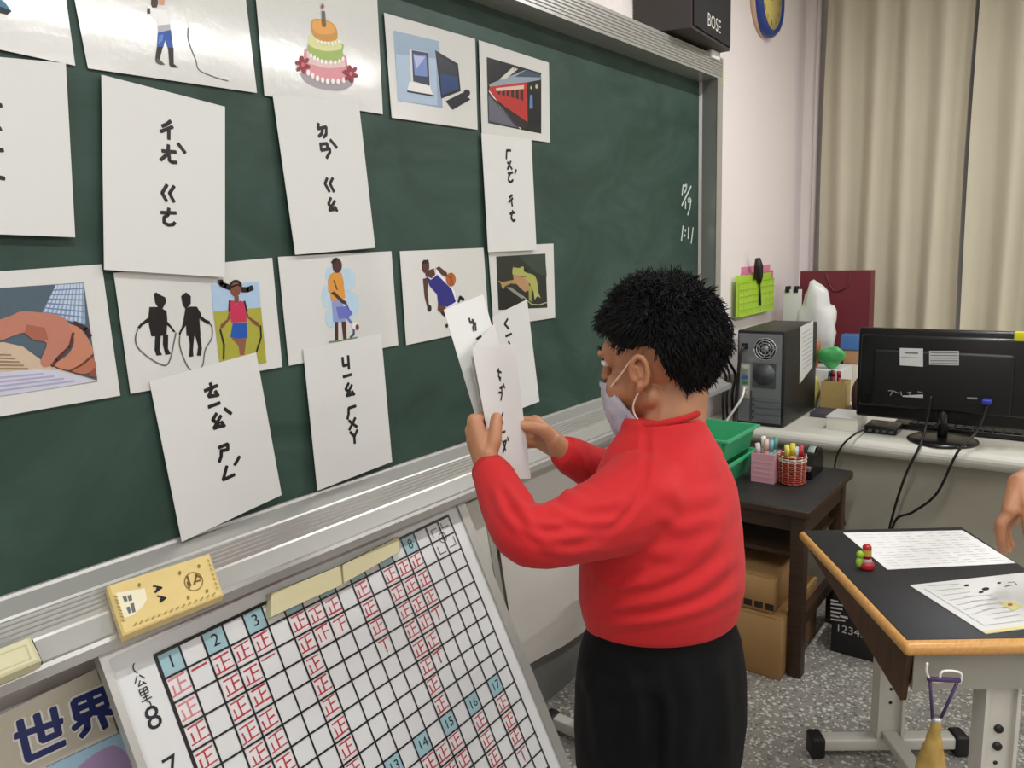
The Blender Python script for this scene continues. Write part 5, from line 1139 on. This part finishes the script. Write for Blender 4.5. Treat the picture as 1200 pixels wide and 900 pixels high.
# hook, strap and glove
hook = AT(1101,775,0)*0
hc = DM @ Vector((-.006,.075,DZ-.062)); hc = V(*hc)
M_purp = mat('purple_cord', '#4a3560', .6)
hk = thing('hanging_strap', 'purple cord strap with a tan cloth hanging from the desk front', 'strap', tuple(hc-V(0,0,.3)))
ox = -.016
q = lambda y, z, x=ox: V(*(DM @ Vector((x, y, z))))
MB().tube(smoothpath([q(.035,DZ-.028),q(.036,DZ-.05),q(.05,DZ-.068),q(.085,DZ-.066),q(.1,DZ-.072),q(.1,DZ-.05),q(.065,DZ-.047),q(.062,DZ-.07)],4), .0025, 8).build('wire_hook', M_white, hk)
MB().tube([q(.038,DZ-.062),q(.1,DZ-.066)], .005, 8).build('cord_bar', M_purp, hk); MB().tube([q(.042,DZ-.062),q(.052,DZ-.150)], .003, 8).build('cord', M_purp, hk); MB().tube([q(.097,DZ-.066),q(.068,DZ-.150)], .003, 8).build('cord', M_purp, hk)
MB().tube([q(.06,DZ-.146),q(.06,DZ-.158)], [.011,.009], 10).build('clasp', M_aluw, hk)
M_tan = mat('tan_leather', '#b3934f', .75, var=.15, vscale=20, bump=.3, bscale=80)
gl = MB()
for p0, p1, r0, r1 in (((.06,-.155),(.058,-.19),.008,.014),((.058,-.19),(.052,-.26),.016,.024),((.06,-.20),(.075,-.27),.012,.014),((.05,-.25),(.04,-.34),.022,.024),((.06,-.26),(.062,-.34),.018,.016),((.075,-.26),(.082,-.33),.012,.012)): gl.cap(q(p0[0],DZ+p0[1]), q(p1[0],DZ+p1[1]), r0, r1)
me = remesh(gl, .003, 3); co, no = coords(me), normals(me); set_coords(me, co+no*(np.array([mnoise.noise(Vector(p*45)) for p in co])*.004)[:,None]); me.materials.append(M_tan); link('tan_cloth', me, hk, False)
# papers and stamp on the desk
pz = DZ+.003; pl = Plane((0,0,pz), tuple(Wd), tuple(Ld))
o = sheet('printed_sheet', pl, [(988,624.5),(1128,621.5),(1190,660),(1040,667.5)], mat('bright_paper','#f0efec',.6,var=.01), 'white printed sheet lying at the far end of the desk', 'paper', None, .0005); P = Print(pl, .0009)
def lerp(a, b, t_): return (a[0]+(b[0]-a[0])*t_, a[1]+(b[1]-a[1])*t_)
for k in range(13):
    s = .07+k*.07; a, b = lerp((988,624.5),(1040,667.5),s), lerp((1128,621.5),(1190,660),s); rn = random.Random(k)
    for j in range(9):
        if rn.random() < .85: P.line(ink('#d8d7da'), [lerp(a, b, .06+j*.1), lerp(a, b, .06+j*.1+rn.uniform(.05,.09))], .0022)
    P.h = .0009
P.build('print', o)
pl2 = Plane((0,0,pz+.0005), tuple(Wd), tuple(Ld))
wk = sheet('worksheet', pl2, [(1066,686),(1203,671),(1290,725),(1155,743)], M_pap, 'white worksheet with small drawings lying at the near edge of the desk', 'paper', None, .0008); P = Print(pl2, .0011)
P.poly(ink('#e0d58e'), [(1151,740),(1290,722),(1290,725),(1155,743)])
t = T(920,560,4.286)
for c_, rx in (((912,542),3.2), ((1007,560),4.4), ((985,576),3.0), ((1075,530),2.5)): P.disc(M_ink, t(c_)[0], rx, rx*.42, -.1)
P.line(M_ink, t((1105,548),(1140,540)), .003); P.line(M_ink, t((1120,528),(1150,525),(1165,540)), .002); P.poly(ink('#d9d58c'), t((1075,632),(1130,620),(1200,650),(1145,670))); P.disc(ink('#b0604a'), t((1130,640))[0], 3, 1.6)
for k in range(7): P.line(ink('#b9b9bd'), t((720+k*36,545+k*24),(870+k*30,535+k*20)), .0016)
for k in range(6): P.line(ink('#b9b9bd'), t((900+k*30,600+k*22),(1040+k*28,590+k*20)), .0016)
P.line(ink('#8f8f93'), t((700,560),(1000,745),(1200,720)), .0012); P.build('print', wk)
c = AZ(1015,666,DZ+.002); stp = thing('ink_stamp', 'red ink stamp with a small green figure on the desk mat', 'stamp', tuple(c)); M_rs = mat('red_stamp', '#b3202c', .35)
MB().lathe([(.0165,.001),(.0175,.004),(.0175,.014),(.015,.017)], c, n=24).build('base', M_rs, stp); MB().lathe([(.014,.017),(.011,.024),(.009,.028)], c, n=24).build('skirt', mat('clear_skirt','#c9a9a6',.2), stp)
MB().lathe([(.0105,.027),(.0105,.056),(.008,.060)], c, n=20).build('handle', M_rs, stp); MB().lathe([(.0108,.034),(.0108,.05)], c, n=20, cap=False).build('band', mat('stamp_band','#c9a640',.4), stp)
g = c-CR*.018+V(0,0,.0); M_gf = mat('lime_figure', '#9ac63a', .4); MB().ell(g+V(0,0,.016),(.008,.008,.014)).build('figure_body', M_gf, stp); MB().ell(g+V(0,0,.036)+CR*.002,(.009,.009,.010)).build('figure_head', M_gf, stp); MB().cap(g+V(0,0,.02), g+CR*.012+V(0,0,.03), .004, .003).build('figure_arm', M_gf, stp)

# ================================================================== chair half hidden behind the boy
M_chw = mat('white_chair_plastic', '#d9d7d0', .4, var=.03)
chx, chy = 1.93, -.25
cv = thing('student_chair', 'pale student chair standing behind the boy, mostly hidden', 'chair', (chx,chy,0))
def cbox(nm, lo, hi, m, r=.004, par=None): return MB().rbox(lo, hi, r).build(nm, m, par or cv)
for s in (-1, 1):
    x = chx-.04+s*.20; ft = cbox('foot_bar', (x-.018,chy-.17,.02),(x+.018,chy+.19,.055), M_leg)
    for y in (chy-.20, chy+.165): cbox('end_cap', (x-.022,y,0),(x+.022,y+.035,.06), M_dark, .006, ft)
    cbox('post', (x-.014,chy-.02,.055),(x+.014,chy+.02,.36), M_leg); MB().tube(smoothpath([(x,chy-.14,.36),(x,chy-.17,.45),(x,chy-.19,.60),(x,chy-.2,.64)]), .011, 10).build('back_post', M_leg, cv)
cbox('cross_bar', (chx-.25,chy-.03,.335),(chx+.17,chy+.0,.359), M_leg); cbox('seat', (chx-.06,chy-.17,.36),(chx+.17,chy+.15,.382), M_chw, .010); 
bkr = [[(chx-.02+.25*math.sin(a*.9), chy-.19-.02*math.cos(a*1.2)+off, z) for a in [-1+.1*k for k in range(21)]] for off in (0,) for z in (.50,.52,.62,.645)]
mb = MB(); n_ = 21
for off in (0, -.012): mb.add([(x, y+off, z) for r in bkr for x, y, z in r], [[j*n_+i, j*n_+i+1, (j+1)*n_+i+1, (j+1)*n_+i] for j in range(3) for i in range(n_-1)], True)
K_ = 4*n_; rim = list(range(n_))+[j*n_+n_-1 for j in (1,2,3)]+[3*n_+n_-2-i for i in range(n_-1)]+[n_*2, n_]
mb.f += [[a, b, b+K_, a+K_] for a, b in zip(rim, rim[1:]+rim[:1])]; mb.m += [0]*len(rim); mb.sm += [False]*len(rim); mb.build('backrest', M_chw, cv)

# ================================================================== second person, only a hand reaches into view
p2 = thing('person', 'person at the right edge of the photo, a bare hand reaching in over the desk', 'person', (2.50,-1.58,0))
hf2 = head_frame((2.50,-1.56,1.47), (-.75,.6,-.3)); b2 = MB(); add_head(b2, hf2); b2.cap(HL(hf2,0,-.03,-.06), (2.52,-1.60,1.27), .052, .06)
H3 = AT(1188,602,1.70); cw = lambda p: H3+CR*p[0]-CD*p[1]+CF*p[2]
hand(b2, H3, (.03,.062,.02), [(-.022,.008,-.02),(-.014,-.004,-.004),(-.003,-.012,.012),(.012,-.016,.026)],
     [[(-.044,-.02,-.022),(-.040,-.05,-.018),(-.032,-.068,-.012)], [(-.036,-.036,-.006),(-.030,-.066,-.002),(-.020,-.082,.004)], [(-.020,-.046,.012),(-.012,-.070,.014),(-.002,-.084,.018)], [(.0,-.044,.028),(.008,-.064,.030),(.016,-.076,.032)]],
     [(.012,.022,-.026),(.004,-.010,-.046),(.002,-.036,-.052),(.006,-.055,-.048)], .013, .036)
W3 = cw((.03,.062,.02)); E3 = V(2.27,-1.36,.98); S3 = V(2.36,-1.50,1.22)
limb(b2, [S3, E3, W3], [.048,.040,.027]); S4, E4, W4 = V(2.66,-1.70,1.22), V(2.72,-1.70,.96), V(2.62,-1.50,.86); limb(b2, [S4, E4, W4], [.048,.040,.026]); b2.cap(W4, W4+V(-.05,.07,-.02), .026, .022)
for k in range(4): b2.cap(W4+V(-.05-.012*k,.07+.01*k,-.02), W4+V(-.08-.012*k,.12+.01*k,-.05), .0105, .009)
rings_loft(b2, [(2.51,-1.60,.72,.15,.11),(2.51,-1.60,1.0,.15,.11),(2.51,-1.60,1.2,.14,.09),(2.51,-1.60,1.26,.1,.07)], 24, -.7)
for s in (-1, 1): limb(b2, [(2.51+s*.07,-1.60-s*.06,.74),(2.51+s*.08,-1.60-s*.07,.42),(2.51+s*.08,-1.62-s*.07,.06)], [.08,.055,.04]); b2.cap((2.51+s*.08,-1.62-s*.07,.035),(2.42+s*.08,-1.53-s*.07,.03),.034,.028)
me = remesh(b2, .0034, 3); me.materials.append(M_skin); link('body', me, p2, False); face_parts(hf2, p2); add_hair(hf2, p2, 23, 2500, 0, .03, .5)
M_sh2 = mat('grey_shirt', '#5b6270', .8, var=.08); s2 = MB(); rings_loft(s2, [(2.51,-1.60,.70,.17,.13),(2.51,-1.60,.9,.175,.135),(2.51,-1.60,1.1,.172,.125),(2.51,-1.60,1.2,.155,.105),(2.51,-1.60,1.26,.10,.08)], 28, -.7)
limb(s2, [S3, S3+(E3-S3)*.6], [.068,.062]); limb(s2, [S4, S4+(E4-S4)*.6], [.068,.062]); me = remesh(s2, .007, 5); me.materials.append(M_sh2); link('shirt', me, p2, False)
t2 = MB(); rings_loft(t2, [(2.51,-1.60,.76,.15,.115),(2.51,-1.60,.62,.165,.13)], 24, -.7)
for s in (-1, 1): limb(t2, [(2.51+s*.075,-1.60-s*.065,.64),(2.51+s*.085,-1.60-s*.075,.40),(2.51+s*.085,-1.62-s*.075,.07)], [.095,.075,.062])
me = remesh(t2, .008, 4); me.materials.append(M_blk); link('trousers', me, p2, False)
